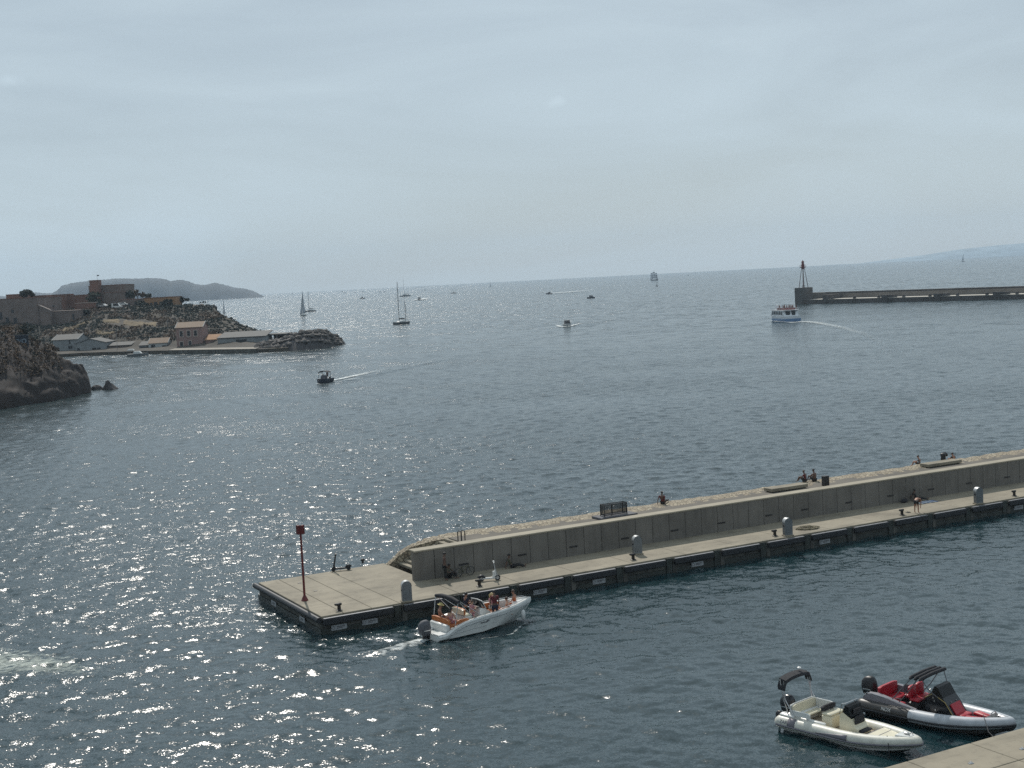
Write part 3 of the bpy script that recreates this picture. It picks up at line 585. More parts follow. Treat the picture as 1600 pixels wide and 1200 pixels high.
def person(loc, facing, pose, label, skin, hair, height=1.75, shirt=None, shorts=None, dress=None, hat=None, sleeves=True, pants=False, female=False, group=None, longhair=False):
    k = height / 1.75
    o = empty('person', loc, facing - math.pi / 2, label, 'person', group)
    P = {n: V3(p) * k for n, p in pose_nodes(pose).items() if n != 'dir'}; D = V3(pose_nodes(pose)['dir'])
    up = D.normalized(); side = V3((1, 0, 0)); fwd = up.cross(side); fwd = -fwd if fwd.dot(V3((0, 1, .0))) < 0 and pose != 'bend' else fwd
    if pose == 'bend': fwd = V3((0, -.55, -.83)).normalized() * -1 if False else V3((0, .2, -1)).normalized()
    w = 0.9 if female else 1.0; N = {}; E = []
    N['pel'] = (P['pel'], (.135 * k, .105 * k)); N['spi'] = (P['spi'], (.12 * w * k, .09 * k)); N['che'] = (P['che'], (.15 * w * k, .105 * k)); N['nek'] = (P['nek'], .052 * k)
    N['chin'] = (P['head'] + up * -.03 + fwd * .01, (.068 * k, .075 * k)); N['brow'] = (P['head'] + up * .07, (.078 * k, .092 * k)); N['crown'] = (P['head'] + up * .14, (.055 * k, .06 * k))
    N['nose'] = (P['head'] + up * .03 + fwd * .105, .014 * k)
    E += [('pel', 'spi'), ('spi', 'che'), ('che', 'nek'), ('nek', 'chin'), ('chin', 'brow'), ('brow', 'crown'), ('brow', 'nose')]
    for n, s in (('l', -1), ('r', 1)):
        N[n + 'hip'] = (P[n + 'hip'], .088 * k); N[n + 'kne'] = (P[n + 'kne'], .056 * k); m_ = P[n + 'kne'].lerp(P[n + 'ank'], .35); N[n + 'calf'] = (m_, .052 * k); N[n + 'ank'] = (P[n + 'ank'], .036 * k); N[n + 'toe'] = (P[n + 'toe'], (.04 * k, .025 * k))
        N[n + 'sho'] = (P[n + 'sho'], .055 * k); N[n + 'elb'] = (P[n + 'elb'], .038 * k); N[n + 'wri'] = (P[n + 'wri'], .025 * k)
        fd = (P[n + 'wri'] - P[n + 'elb']).normalized(); pm = P[n + 'wri'] + fd * .05; N[n + 'pal'] = (pm, (.034 * k, .018 * k))
        sd_ = fd.cross(V3((0, 0, 1))); sd_ = sd_.normalized() if sd_.length > .1 else V3((1, 0, 0)); bent = (fd + V3((0, 0, -.35))).normalized()
        for q, (of, ln) in enumerate(((-.027, .065), (-.009, .078), (.009, .072), (.027, .056))):
            N[f'{n}f{q}a'] = (pm + sd_ * of + fd * .035, .0085 * k); N[f'{n}f{q}b'] = (pm + sd_ * of * 1.15 + fd * .035 + bent * ln, .0075 * k); E += [(n + 'pal', f'{n}f{q}a'), (f'{n}f{q}a', f'{n}f{q}b')]
        N[n + 'th'] = (pm + sd_ * (.05 * -s) + fd * .02, .009 * k); E.append((n + 'pal', n + 'th'))
        E += [('pel', n + 'hip'), (n + 'hip', n + 'kne'), (n + 'kne', n + 'calf'), (n + 'calf', n + 'ank'), (n + 'ank', n + 'toe'), ('che', n + 'sho'), (n + 'sho', n + 'elb'), (n + 'elb', n + 'wri'), (n + 'wri', n + 'pal')]
    skinned('body', N, E, 'pel', skin, o)
    hb = P['head'] + up * .075 - fwd * .018; mb = MB(); R = Matrix((side, fwd, up)).transposed().to_4x4()
    mb.M = Matrix.Translation(hb) @ R; secs = []
    for i in range(7):
        th = math.pi * .62 * (1 - i / 6) ; secs.append([(.09 * k * max(.05, math.sin(th)) * math.cos(a), .105 * k * max(.05, math.sin(th)) * math.sin(a), .105 * k * math.cos(th) + (.035 * k if math.sin(a) > .3 and i < 3 else 0)) for a in np.linspace(0, 2 * math.pi, 13)[:-1]])
    mb.loft(secs, True, True)
    if longhair: mb.tube([(0, -.06 * k, 0), (0, -.11 * k, -.08 * k), (0, -.1 * k, -.24 * k)], [.06 * k, .065 * k, .03 * k], 8)
    mb.build('hair', hair, o, 60)
    if hat is not None:
        mb = MB(); mb.M = Matrix.Translation(P['head'] + up * .10) @ R; mb.lathe([(.19 * k, 0), (.19 * k, .012), (.115 * k, .02), (.105 * k, .09), (.06 * k, .12)], 14); mb.build('hat', hat, o, 40)
    if shirt is not None or dress is not None:
        m_ = shirt or dress; g = 1.13
        N2 = {a: (N[a][0], tuple(x * g for x in N[a][1])) for a in ('spi', 'che')}; N2['pel'] = (P['pel'] + V3((0, 0, .03)), (.15 * k, .12 * k)); N2['col'] = (P['che'].lerp(P['nek'], .6), .075 * k); E2 = [('pel', 'spi'), ('spi', 'che'), ('che', 'col')]
        for n in 'lr':
            N2[n + 'sho'] = (P[n + 'sho'], .068 * k); E2.append(('che', n + 'sho'))
            if sleeves: N2[n + 'slv'] = (P[n + 'sho'].lerp(P[n + 'elb'], .6), .058 * k); E2.append((n + 'sho', n + 'slv'))
        skinned('dress' if dress else 'shirt', N2, E2, 'pel', m_, o)
    if shorts is not None or dress is not None:
        m_ = shorts or dress; N2 = {'pel': (P['pel'] + V3((0, 0, .02)), (.152 * k, .122 * k))}; E2 = []
        for n in 'lr': N2[n + 'hip'] = (P[n + 'hip'], .104 * k); N2[n + 'thi'] = (P[n + 'hip'].lerp(P[n + 'kne'], .62), .088 * k); E2 += [('pel', n + 'hip'), (n + 'hip', n + 'thi')]
        if pants:
            for n in 'lr': N2[n + 'kne'] = (P[n + 'kne'], .072 * k); N2[n + 'clf'] = (N[n + 'calf'][0], .062 * k); N2[n + 'hem'] = (P[n + 'kne'].lerp(P[n + 'ank'], .92), .052 * k); E2 += [(n + 'thi', n + 'kne'), (n + 'kne', n + 'clf'), (n + 'clf', n + 'hem')]
        skinned(('trousers' if pants else 'shorts') if shorts else 'skirt', N2, E2, 'pel', m_, o)
    return o
SK1 = mat('fair_skin', (0.50, 0.28, 0.19), .55, .08, 6); SK2 = mat('tanned_skin', (0.33, 0.16, 0.10), .55, .08, 6); SK3 = mat('brown_skin', (0.12, 0.068, 0.048), .55, .08, 6)
HR1 = mat('dark_hair', (0.012, 0.009, 0.008), .5, .3, 20); HR2 = mat('blond_hair', (0.48, 0.36, 0.17), .5, .2, 20); HR3 = mat('brown_hair', (0.06, 0.03, 0.018), .5, .3, 20)
CL = lambda n, c: mat(n, c, .85, .12, 8)
NAVY = CL('navy_cloth', (.012, .016, .035)); MAROON = CL('maroon_cloth', (.12, .018, .022)); PINK = CL('pink_cloth', (.45, .22, .24)); TERRA = CL('terracotta_cloth', (.40, .11, .04)); GREYC = CL('grey_cloth', (.12, .12, .13)); OLIVE = CL('olive_cloth', (.07, .07, .045)); WHITEC = CL('white_cloth', (.6, .6, .58)); BLACKC = CL('black_cloth', (.015, .015, .016)); STRAW = CL('straw', (.55, .45, .2)); BLUET = CL('blue_towel_cloth', (.1, .16, .32)); BROWNC = CL('brown_cloth', (.09, .05, .04))
RIGHT = JANG; SEA = JANG + math.pi / 2; CAMD = JANG - math.pi / 2
p = at(696, 907, JZ)
person(p, RIGHT - .3, 'stand', 'person in dark clothes with a pale collar standing in the shade of the wall', SK3, HR1, 1.76, shirt=BROWNC, shorts=BLACKC, pants=True)
s_, t_ = jst(706, 905, JZ)
person(J(s_, 4.15, JZ), CAMD + .5, 'sit_ground', 'person seated with knees up at the foot of the wall beside the standing person', SK3, HR1, 1.7, shirt=OLIVE, shorts=BLACKC, pants=True)
o = empty('folded_bicycle', J(s_ + 1.0, 3.95, JZ), RIGHT, 'dark bicycle leaning low by the seated person in the shade', 'bicycle')
for k in (-.42, .42):
    mb = MB(); mb.tube([(k + .27 * math.cos(a), 0, .29 + .27 * math.sin(a)) for a in np.linspace(0, 2 * math.pi, 19)], .022, 6, False); w_ = mb.build('wheel', M['rubber'], o, 40)
    mb = MB()
    for a in np.linspace(0, math.pi, 5)[:-1]: mb.tube([(k + .26 * math.cos(a), 0, .29 + .26 * math.sin(a)), (k - .26 * math.cos(a), 0, .29 - .26 * math.sin(a))], .006, 4)
    mb.build('spokes', M['grey_metal'], w_)
mb = MB()
for a, b in (((-.42, .29), (-.1, .27)), ((-.1, .27), (-.18, .68)), ((-.1, .27), (.3, .62)), ((-.17, .6), (.3, .62)), ((-.42, .29), (-.17, .6)), ((.42, .29), (.28, .72))): mb.tube([(a[0], 0, a[1]), (b[0], 0, b[1])], .022, 6)
mb.build('frame', OLIVE, o)
mb = MB(); mb.tube([(.28, -.2, .76), (.28, .2, .76)], .018, 6); mb.build('handlebar', M['black'], o)
mb = MB(); mb.rbox((-.19, 0, .72), (.22, .12, .06), .02); mb.build('saddle', M['black'], o)
s_, t_ = jst(806, 887, JZ)
person(J(s_ - .2, 4.1, JZ), RIGHT - .5, 'sit_back', 'person in dark clothes sitting alone in the shade right of the white scooter', SK3, HR1, 1.72, shirt=OLIVE, shorts=BLACKC, pants=True)
p = at(1432.5, 801.5, JZ)
person(p, RIGHT + .5, 'bend', 'shirtless person in dark shorts bending forward near the jetty edge', SK2, HR3, 1.78, shorts=BLACKC)
s_, t_ = jst(1442, 784, JZ)
person(J(s_, 4.2, JZ), RIGHT - .45, 'sit_back', 'person in dark clothes reclining in the shade behind the bending person', SK3, HR1, 1.72, shirt=BLACKC, shorts=BLACKC, pants=True)
o = empty('beach_towel', at(1448, 784.5, JZ), RIGHT - .1, 'blue and white beach towel spread beside the reclining person', 'towel')
mb = MB()
def towel(w, h, n=10): return [[(-w / 2 + w * i / n, -h / 2, .015 + .01 * math.sin(i * 2.1)) for i in range(n + 1)] + [(w / 2 - w * i / n, h / 2, .015 + .01 * math.sin(i * 1.7)) for i in range(n + 1)]]
for i in range(8): mb.cur = i % 2; mb.box((-.8 + i * .2 + .1, 0, .012 + .004 * (i % 3)), (.2, .8, .016))
mb.build('cloth', [WHITEC, BLUET], o)
o = empty('sports_bag', at(1413, 785.5, JZ), RIGHT, 'dark bag left in the shade by the wall, left of the bending person', 'bag')
mb = MB(); mb.ell((0, 0, .14), (.34, .17, .16), 12, 8, .06); mb.build('bag_body', M['dark_fabric'], o, 60)
mb = MB(); mb.tube([(-.18, 0, .26), (-.1, 0, .38), (.1, 0, .38), (.18, 0, .26)], .015, 6); mb.build('handle', M['black'], o)
o = empty('sandals', at(1419, 801, JZ), RIGHT, 'pair of dark sandals on the sunny deck left of the bending person', 'sandals')
for k in (-.09, .09):
    mb = MB(); mb.rbox((0, k, .015), (.28, .1, .03), .012); mb.tube([(.06, k - .05, .03), (.06, k, .07), (.06, k + .05, .03)], .012, 5); mb.build('sandal', M['black'], o)
p = at(1036, 787, UZ)
person(p, SEA - .9, 'sit_back', 'person in a dark red shirt sitting on the cobbled crest right of the railing cage', SK3, HR1, 1.78, shirt=MAROON, shorts=BLACKC, pants=True)
person(at(1257.5, 753, UZ), SEA + .5, 'sit_ground', 'person in a maroon top, left of the seated pair on the cobbled crest', SK3, HR3, 1.7, shirt=MAROON, shorts=BLACKC)
person(at(1272.5, 752, UZ), SEA + .1, 'sit_ground', 'bare-backed person with dark hair, right of the seated pair on the cobbled crest', SK3, HR1, 1.8, shorts=BLACKC)
person(at(1436, 728.5, UZ - .25), SEA + .6, 'sit_ground', 'person in a pale top sitting beyond the cobbled crest, left of the big black bollard', SK2, HR1, 1.7, shirt=GREYC, shorts=BLACKC)
person(at(1489.5, 724, UZ - .5), SEA, 'sit_ground', 'person with only a dark head showing over the crest, right of the big black bollard', SK2, HR1, 1.7, shirt=BLACKC, shorts=BLACKC)
# ------------------------------------------------------------------ boats close by (local x forward, y to port, z up from the waterline)
GLASS = mat('tinted_screen', (0.008, 0.009, 0.01), 0.3, .1, 2, spec=.2)
TEAK = mat('deck_mat', (0.30, 0.25, 0.19), .7, .15, 3, stretch=(1, 14, 1))
def engine(parent, x, z, k, m, cap=None, y=0.0):
    mb = MB(); secs = []
    for zz, lx, wy, ox in ((0.0, .30, .26, 0.03), (.12, .58, .40, 0), (.38, .66, .44, -.02), (.58, .60, .40, -.03), (.72, .44, .30, .0), (.78, .2, .14, .03)):
        secs.append([(x - .1 * k + ox * k + lx / 2 * k * math.copysign(abs(math.cos(a)) ** .6, math.cos(a)), y + wy / 2 * k * math.copysign(abs(math.sin(a)) ** .6, math.sin(a)), z + zz * k) for a in np.linspace(0, 2 * math.pi, 17)[:-1]])
    mb.loft(secs, True, True); e = mb.build('outboard_engine', m, parent, 60)
    mb = MB(); mb.rbox((x - .12 * k, y, z - .35 * k), (.26 * k, .14 * k, .8 * k), .03); mb.rbox((x + .12 * k, y, z - .05), (.2 * k, .26 * k, .3 * k), .03); mb.build('engine_leg', M['black'], e)
    mb = MB(); mb.rbox((x - .1 * k, y - .225 * k, z + .3 * k), (.4 * k, .015, .05 * k), .004); mb.build('engine_stripe', M['steel'], e)
    return e
def cushion(parent, c, d, m, name='seat_cushion', rz=0): mb = MB(); mb.rbox(c, d, .045, rz); return mb.build(name, m, parent, 50)

# --- white motorboat with a party aboard
A_, B_ = at(668, 1001, 0), at(806, 962, 0); hd = (B_ - A_); hd.z = 0; hd.normalize(); prt = Vector((-hd.y, hd.x, 0)); mang = rad(34.5); hd = Vector((math.cos(mang), math.sin(mang), 0)); prt = Vector((-hd.y, hd.x, 0))
mbo = A_ + Vector((.05, .30, 0))
boat = empty('motorboat', mbo, mang, 'white motorboat with orange seats full of people, setting off from the jetty', 'motorboat'); boat.scale = (.98, 1, 1)
LB = 7.1
def hb(x): return 1.16 + 0.06 * x / 3 if x < 3 else max(0.03, 1.22 * (1 - ((x - 3.0) / (LB - 3.0 + .02)) ** 2.5))
def zg(x): return lerp([0, .55, 1.0, 1.6, 3, 5, 7.1], [.34, .36, .60, .82, .98, 1.08, 1.15], x)
secs = []; XS = [0, .3, .55, .8, 1.0, 1.3, 1.7, 2.4, 3, 3.8, 4.6, 5.3, 5.9, 6.4, 6.75, 7.0, LB]
for x in XS:
    h = hb(x); z = zg(x); ks = max(0, (x - 4.6) / 2.5); zk = -.35 + 1.25 * ks ** 2.2; zc = lerp([0, 3, 5, 7.1], [.08, .10, .28, 1.0], x); hc = h * lerp([0, 3, 5.5, 7.1], [.93, .92, .75, .5], x)
    hi = max(.01, h - (.22 if x < 6 else .22 * (1 - (x - 6) / 1.4))); zf = .34 if x < 5.9 else z - .02
    if x > 5.75: zf = z - .04
    port = [(0, zf), (hi - .02, zf), (hi, z), (h - .05, z + .02), (h, z - .06), (h * .985, z - .2), (hc, zc), (0, zk)]
    secs.append([(x + (z - zc) * .0, y, q) for y, q in port] + [(x, -y, q) for y, q in reversed(port[1:-1])])
mb = MB(); mb.loft(secs, True, True); mb.build('hull', M['gelcoat'], boat, 35)
for sg in (-1, 1):
    mb = MB(); mb.tube([(x, sg * (hb(x) + .012), zg(x) - .2) for x in XS[3:-1]], .022, 5); mb.tube([(x, sg * (hb(x) * lerp([0, 3, 5.5, 7.1], [.955, .95, .85, .7], x) + .01), lerp([0, 3, 5, 7.1], [.25, .42, .6, 1.0], x)) for x in XS[2:-3]], .012, 5); mb.build('rub_strake', M['light_metal'], boat)
    mb = MB(); mb.tube([(x, sg * (hb(x) - .1), zg(x) + (.10 if 4.2 < x < 6.7 else .02)) for x in np.linspace(4.0, 6.9, 12)], .018, 6); mb.build('bow_rail', M['steel'], boat, 40)
mb = MB(); mb.box((3.0, -(hb(3) * .975 + .012), .62), (.5, .02, .05)); mb.box((3.25, -(hb(3) * .975 + .012), .68), (.16, .02, .06)); mb.build('hull_emblem', M['grey_fabric'], boat)
mb = MB(); mb.rbox((.30, .75, .385), (.62, .7, .04), .015); mb.rbox((.30, -.75, .385), (.62, .7, .04), .015); mb.build('swim_platform', M['white'], boat)
mb = MB(); mb.tube([(.05, .95, .4), (.02, .95, .62), (.02, .6, .62), (.05, .6, .4)], .02, 6); mb.build('boarding_ladder', M['steel'], boat, 40)
engine(boat, -.1, .22, 1.12, M['grey_fabric'])
mb = MB(); mb.rbox((.78, 0, .55), (.3, 1.7, .5), .05); mb.build('transom_box', M['gelcoat'], boat, 40)
cushion(boat, (1.15, 0, .68), (.55, 1.75, .16), M['orange_vinyl']); cushion(boat, (.88, 0, .9), (.16, 1.8, .34), M['orange_vinyl'], 'backrest')
cushion(boat, (1.7, -.80, .68), (.8, .32, .16), M['orange_vinyl']); cushion(boat, (1.7, -.96, .86), (.8, .1, .26), M['orange_vinyl'], 'backrest')
mb = MB(); mb.rbox((2.35, 0, .66), (.5, 1.2, .64), .05); mb.build('helm_box', M['gelcoat'], boat, 40)
cushion(boat, (2.38, 0, 1.02), (.46, 1.15, .12), M['cream']); cushion(boat, (2.12, 0, 1.22), (.14, 1.15, .34), M['orange_vinyl'], 'backrest'); cushion(boat, (2.02, 0, 1.22), (.08, 1.15, .32), M['cream'], 'backrest')
mb = MB(); mb.prism([(3.05, .34), (4.05, .34), (3.85, .95), (3.5, 1.2), (3.15, 1.28)], -.55, .55); mb.build('console', M['gelcoat'], boat, 25)
mb = MB(); mb.rbox((3.2, 0, 1.3), (.34, .9, .06), .02); mb.build('dashboard', M['black'], boat)
mb = MB(); mb.tube([(3.02 , .12 + .17 * math.cos(a), 1.2 + .17 * math.sin(a)) for a in np.linspace(0, 6.283, 15)], .02, 6, False); mb.tube([(3.02, -.05, 1.2), (3.02, .29, 1.2)], .015, 5); mb.build('steering_wheel', M['black'], boat, 40)
mb = MB(); mb.loft([[(3.55 + .1 * (1 - abs(y) / .55), y, 1.2), (3.33 + .06 * (1 - abs(y) / .55), y, 1.62)] for y in (-.55, -.4, -.2, 0, .2, .4, .55)], False, False); w = mb.build('windscreen', GLASS, boat); w.modifiers.new('t', 'SOLIDIFY').thickness = .012
mb = MB(); mb.tube([(3.55, -.56, 1.2), (3.32, -.56, 1.64), (3.37, 0, 1.66), (3.32, .56, 1.64), (3.55, .56, 1.2)], .025, 6); mb.build('screen_frame', M['white'], boat, 40)
for sg in (-1, 1):
    cushion(boat, (4.75, sg * .60, .70), (1.2, .40, .14), M['orange_vinyl'], rz=sg * -.10); cushion(boat, (4.72, sg * .84, .93), (1.3, .1, .3), M['orange_vinyl'], 'backrest', sg * -.17)
cushion(boat, (5.5, 0, .70), (.5, .9, .14), M['orange_vinyl'])
mb = MB(); mb.rbox((4.9, 0, .5), (1.7, .8, .26), .04); mb.build('bow_locker', M['gelcoat'], boat, 40)
mb = MB(); mb.tube([(1.35, 1.2, 2.02), (1.35, .6, 2.1), (1.35, 0, 2.12), (1.35, -.6, 2.1), (1.35, -1.2, 2.02)], [.09, .13, .13, .13, .1], 10); mb.build('rolled_bimini', M['dark_fabric'], boat, 50)
for sg in (-1, 1):
    mb = MB(); mb.tube([(2.35, sg * 1.1, .95), (1.38, sg * 1.18, 2.02)], .022, 6); mb.tube([(1.05, sg * 1.12, .66), (1.32, sg * 1.18, 2.0)], .022, 6); mb.tube([(2.9, sg * 1.12, 1.0), (1.4, sg * 1.12, 2.08)], .016, 6); mb.build('bimini_pole', M['steel'], boat, 40)
mb = MB(); mb.lathe([(.02, -.3), (.11, -.22), (.13, 0), (.11, .22), (.02, .3)], 10, c=(5.9, -hb(5.9) - .16, .45)); mb.build('boat_fender', M['white'], boat, 50)
BMX = Matrix.Translation(mbo) @ Matrix.Rotation(mang, 4, 'Z') @ Matrix.Scale(.98, 4, (1, 0, 0))
def onboat(x, y, z): return BMX @ Vector((x, y, z))
person(onboat(1.12, .45, .76), mang - .4, 'sit_seat', 'bare-chested person in a straw hat at the stern of the white motorboat', SK2, HR3, 1.78, shorts=NAVY, hat=STRAW)
person(onboat(1.2, -.55, .76), mang + .5, 'sit_seat', 'dark-haired person in a pale pink dress at the stern of the white motorboat', SK1, HR1, 1.66, dress=PINK, female=True, longhair=True, sleeves=False)
person(onboat(2.75, .25, .34), mang + .05, 'hold', 'person in a navy shirt steering the white motorboat', SK2, HR1, 1.74, shirt=NAVY, shorts=BLACKC)
person(onboat(2.7, -.42, .34), mang + .2, 'hold', 'small person in pink beside the helm of the white motorboat', SK1, HR3, 1.42, shirt=PINK, shorts=PINK, female=True)
person(onboat(4.05, -.75, .34), mang + 1.2, 'stand', 'tall person in a maroon top and navy shorts standing beside the console of the motorboat', SK3, HR1, 1.82, shirt=MAROON, shorts=NAVY)
person(onboat(4.75, .62, .78), mang - 1.2, 'sit_seat', 'blond person in a pink top sitting on the far bow seat of the motorboat', SK1, HR2, 1.68, shirt=PINK, shorts=WHITEC, female=True, longhair=True)
person(onboat(4.9, -.42, .66), mang + 2.6, 'sit_back', 'tanned person lounging on the near bow cushion of the motorboat', SK1, HR3, 1.7, shorts=TERRA, female=True)
person(onboat(6.0, .12, .8), mang + 2.2, 'sit_seat', 'person in an orange swimsuit sitting at the bow of the white motorboat', SK2, HR3, 1.72, dress=TERRA, female=True, sleeves=False)

# --- the two moored inflatables
def plan(L, hw, x0=0.0, n=22, bow_pow=2.6, xs=2.4):
    pts = []
    for i in range(n + 1):
        u = i / n; x = x0 + (L - x0) * (1 - (1 - u) ** 1.7)
        y = hw * (1 - max(0, (x - xs) / (L - xs)) ** bow_pow) if x > xs else hw
        pts.append((x, max(0.0, y)))
    return pts
def inflatable(root, L, hw, r, z0, rise, mats_, x_split=None, name='tube'):
    half = plan(L, hw - r); zz = lambda x: z0 + rise * max(0, (x - L * .45) / (L * .55)) ** 1.8
    rr = lambda x: r if x < L * .6 else r * (1 - .22 * ((x - L * .6) / (L * .4)))
    full = [(x, y) for x, y in half] + [(x, -y) for x, y in reversed(half[:-1])]
    def seg(pts, m, nm, cone=True):
        P = [(x, y, zz(x)) for x, y in pts]; R = [rr(x) for x, y in pts]
        mb = MB(); mb.tube(P, R, 16); return mb.build(nm, m, root, 50)
    if x_split is None:
        f = [(-.28, hw - r), (-.14, hw - r)] + full + [(-.14, -(hw - r)), (-.28, -(hw - r))]
        P = [(x, y, zz(x)) for x, y in f]; R = [r * .45, r * .92] + [rr(x) for x, y in full] + [r * .92, r * .45]
        mb = MB(); mb.tube(P, R, 16); mb.build('inflatable_tube', mats_[0], root, 50)
    else:
        front = [(x_split, hw - r)] + [p for p in full if p[0] > x_split] + [(x_split, -(hw - r))]
        mb = MB(); mb.tube([(x, y, zz(x)) for x, y in front], [rr(x) for x, y in front], 16); mb.build('inflatable_tube', mats_[0], root, 50)
        for sg in (1, -1):
            q = [-.30, -.22, -.05, .2] + list(np.linspace(.5, x_split, 6))
            mb = MB(); mb.tube([(x, sg * (hw - r), z0) for x in q], [r * .55, r * .9, r * 1.02] + [r * 1.015] * 7, 16); mb.build('inflatable_tube', mats_[1], root, 50)
    mb = MB(); ff = [(-.1, hw - r)] + full + [(-.1, -(hw - r))]
    out = []
    for i, (x, y) in enumerate(ff):
        a = ff[max(0, i - 1)]; b = ff[min(len(ff) - 1, i + 1)]; d = Vector((b[0] - a[0], b[1] - a[1], 0)).normalized(); nrm = Vector((-d.y, d.x, 0)) * 1
        if i < 3: nrm = Vector((0, 1, 0))
        if i > len(ff) - 4: nrm = Vector((0, -1, 0))
        if nrm.dot(Vector((x - L * .4, y, 0))) < 0: nrm = -nrm
        out.append(Vector((x, y, zz(x))) + nrm * (rr(x) * .97))
    mb.tube([(p.x, p.y, p.z - .06) for p in out], .045, 6); mb.build('rubbing_strip', mats_[2], root, 40)
    secs = []
    for x in np.linspace(0, L - .15, 12):
        h = max(.02, lerp([p[0] for p in half], [p[1] for p in half], x)); ks = max(0, (x - L * .55) / (L * .45)); zk = -.38 + .75 * ks ** 2
        secs.append([(x, h, z0 + .02 + (zz(x) - z0)), (x, h * .9, -.02 + .35 * ks ** 2), (x, 0, zk), (x, -h * .9, -.02 + .35 * ks ** 2), (x, -h, z0 + .02 + (zz(x) - z0)), (x, -h * .6, z0 - .12 + .6 * (zz(x) - z0)), (x, h * .6, z0 - .12 + .6 * (zz(x) - z0))])
    mb = MB(); mb.loft(secs, True, True); mb.build('hull', mats_[3], root, 35)
    return zz, half

# cream inflatable
A_, B_ = at(1209, 1140, 0), at(1400, 1186, 0); hd = (B_ - A_).normalized(); prt = Vector((-hd.y, hd.x, 0)); cang = rad(-49); hd = Vector((math.cos(cang), math.sin(cang), 0)); prt = Vector((-hd.y, hd.x, 0))
CL_ = 5.95; co_ = A_ + prt * 1.12 + hd * 0.27
rib = empty('inflatable_boat', co_, cang, 'cream rigid inflatable boat with a dark arch over its stern, moored empty at the quay', 'inflatable boat'); rib.scale = (1.0, 1, 1)
zz, half = inflatable(rib, CL_, 1.18, .27, .36, .22, [M['pale_tube'], None, M['mauve_grey'], M['gelcoat']])
mb = MB(); mb.prism([(.15, -.8), (4.5, -.74), (5.2, -.4), (5.2, .4), (4.5, .74), (.15, .8)], .30, .36, axis='z'); mb.build('deck', TEAK, rib)
mb = MB(); mb.rbox((.42, 0, .52), (.55, 1.7, .44), .06); mb.build('stern_box', M['gelcoat'], rib, 40)
for sg in (-1, 1):
    mb = MB(); mb.rbox((.28, sg * .78, .66), (.75, .34, .14), .05); mb.build('stern_pad', M['gelcoat'], rib, 40)
    mb = MB(); mb.rbox((1.35, sg * .72, .60), (1.5, .16, .16), .03); mb.build('side_coaming', M['gelcoat'], rib, 40)
    mb = MB(); mb.loft([[(.35 + .5 * k / 4 + (.12 if j else 0), sg * ((1.18 - .27) + .275 * math.sin(j_) * 1), .36 + .275 * math.cos(j_)) for j_ in np.linspace(.2, 1.75, 7)] for k, j in ((0, 1), (2, 0), (4, 0))], False, False); q = mb.build('tube_patch', M['mauve_grey'], rib, 40); q.modifiers.new('t', 'SOLIDIFY').thickness = .008
    mb = MB(); mb.loft([[(1.9 + 1.5 * k / 6, sg * ((1.18 - .27) + .278 * math.sin(j_)), .362 + .278 * math.cos(j_)) for j_ in np.linspace(1.5 - .75 * (k / 6), 1.62, 4)] for k in range(7)], False, False); q = mb.build('tube_stripe', M['mauve_grey'], rib, 40); q.modifiers.new('t', 'SOLIDIFY').thickness = .008
cushion(rib, (.72, 0, .66), (.5, 1.35, .10), M['cream']); cushion(rib, (.48, 0, .90), (.10, 1.6, .44), M['cream'], 'backrest')
mb = MB(); mb.rbox((.42, 0, 1.0), (.06, 1.72, .30), .03); mb.rbox((.9, -.82, .82), (1.05, .08, .22), .03); mb.rbox((.9, .82, .9), (1.05, .08, .34), .03); mb.build('seat_surround', M['gelcoat'], rib, 40)
mb = MB(); mb.rbox((1.95, .02, .62), (.5, .95, .56), .05); mb.build('helm_seat', M['cream'], rib, 40)
cushion(rib, (1.95, .02, .94), (.48, .95, .10), M['cream']); cushion(rib, (1.72, .02, 1.12), (.12, .95, .24), M['dark_fabric'], 'backrest')
mb = MB(); mb.prism([(2.55, .36), (3.5, .36), (3.42, .62), (3.28, .70), (3.1, 1.12), (2.8, 1.22), (2.6, 1.05)], -.42, .42); mb.build('console', M['cream'], rib, 25)
mb = MB(); mb.prism([(2.78, 1.2), (3.16, 1.0), (3.02, 1.46), (2.86, 1.52)], -.43, .43); mb.build('windscreen', GLASS, rib, 25)
mb = MB(); mb.rbox((3.26, 0, .92), (.05, .66, .34), .02); mb.rbox((3.15, 0, 1.26), (.04, .5, .2), .02); mb.build('console_panel', M['dark_fabric'], rib)
cushion(rib, (3.5, 0, .52), (.32, .7, .10), M['dark_fabric'])
mb = MB(); mb.tube([(2.58, 0.17 * math.cos(a), 1.12 + .17 * math.sin(a)) for a in np.linspace(0, 6.283, 15)], .02, 6, False); mb.build('steering_wheel', M['black'], rib, 40)
mb = MB(); mb.tube([(2.6, .44, 1.1), (2.75, .45, 1.56), (2.9, .4, 1.6), (2.9, -.4, 1.6), (2.75, -.45, 1.56), (2.6, -.44, 1.1)], .02, 6); mb.build('grab_rail', M['steel'], rib, 40)
mb = MB(); mb.prism([(3.95, -.62), (4.75, -.52), (5.1, -.3), (5.1, .3), (4.75, .52), (3.95, .62)], .36, .58, axis='z'); mb.build('bow_sunpad', M['cream'], rib, 30)
mb = MB(); mb.box((4.4, 0, .583), (.03, 1.1, .01)); mb.box((3.97, 0, .585), (.03, 1.2, .01)); mb.build('seam', M['mauve_grey'], rib)
mb = MB(); mb.prism([(5.15, -.36), (5.9, -.14), (6.05, 0), (5.9, .14), (5.15, .36)], .70, .77, axis='z'); mb.build('bow_plate', M['gelcoat'], rib, 30)
mb = MB(); mb.rbox((5.45, .0, .82), (.22, .1, .08), .02); mb.tube([(5.65, -.12, .76), (5.65, -.12, .86), (5.65, .12, .86), (5.65, .12, .76)], .018, 6); mb.build('bow_cleat', M['steel'], rib, 40)
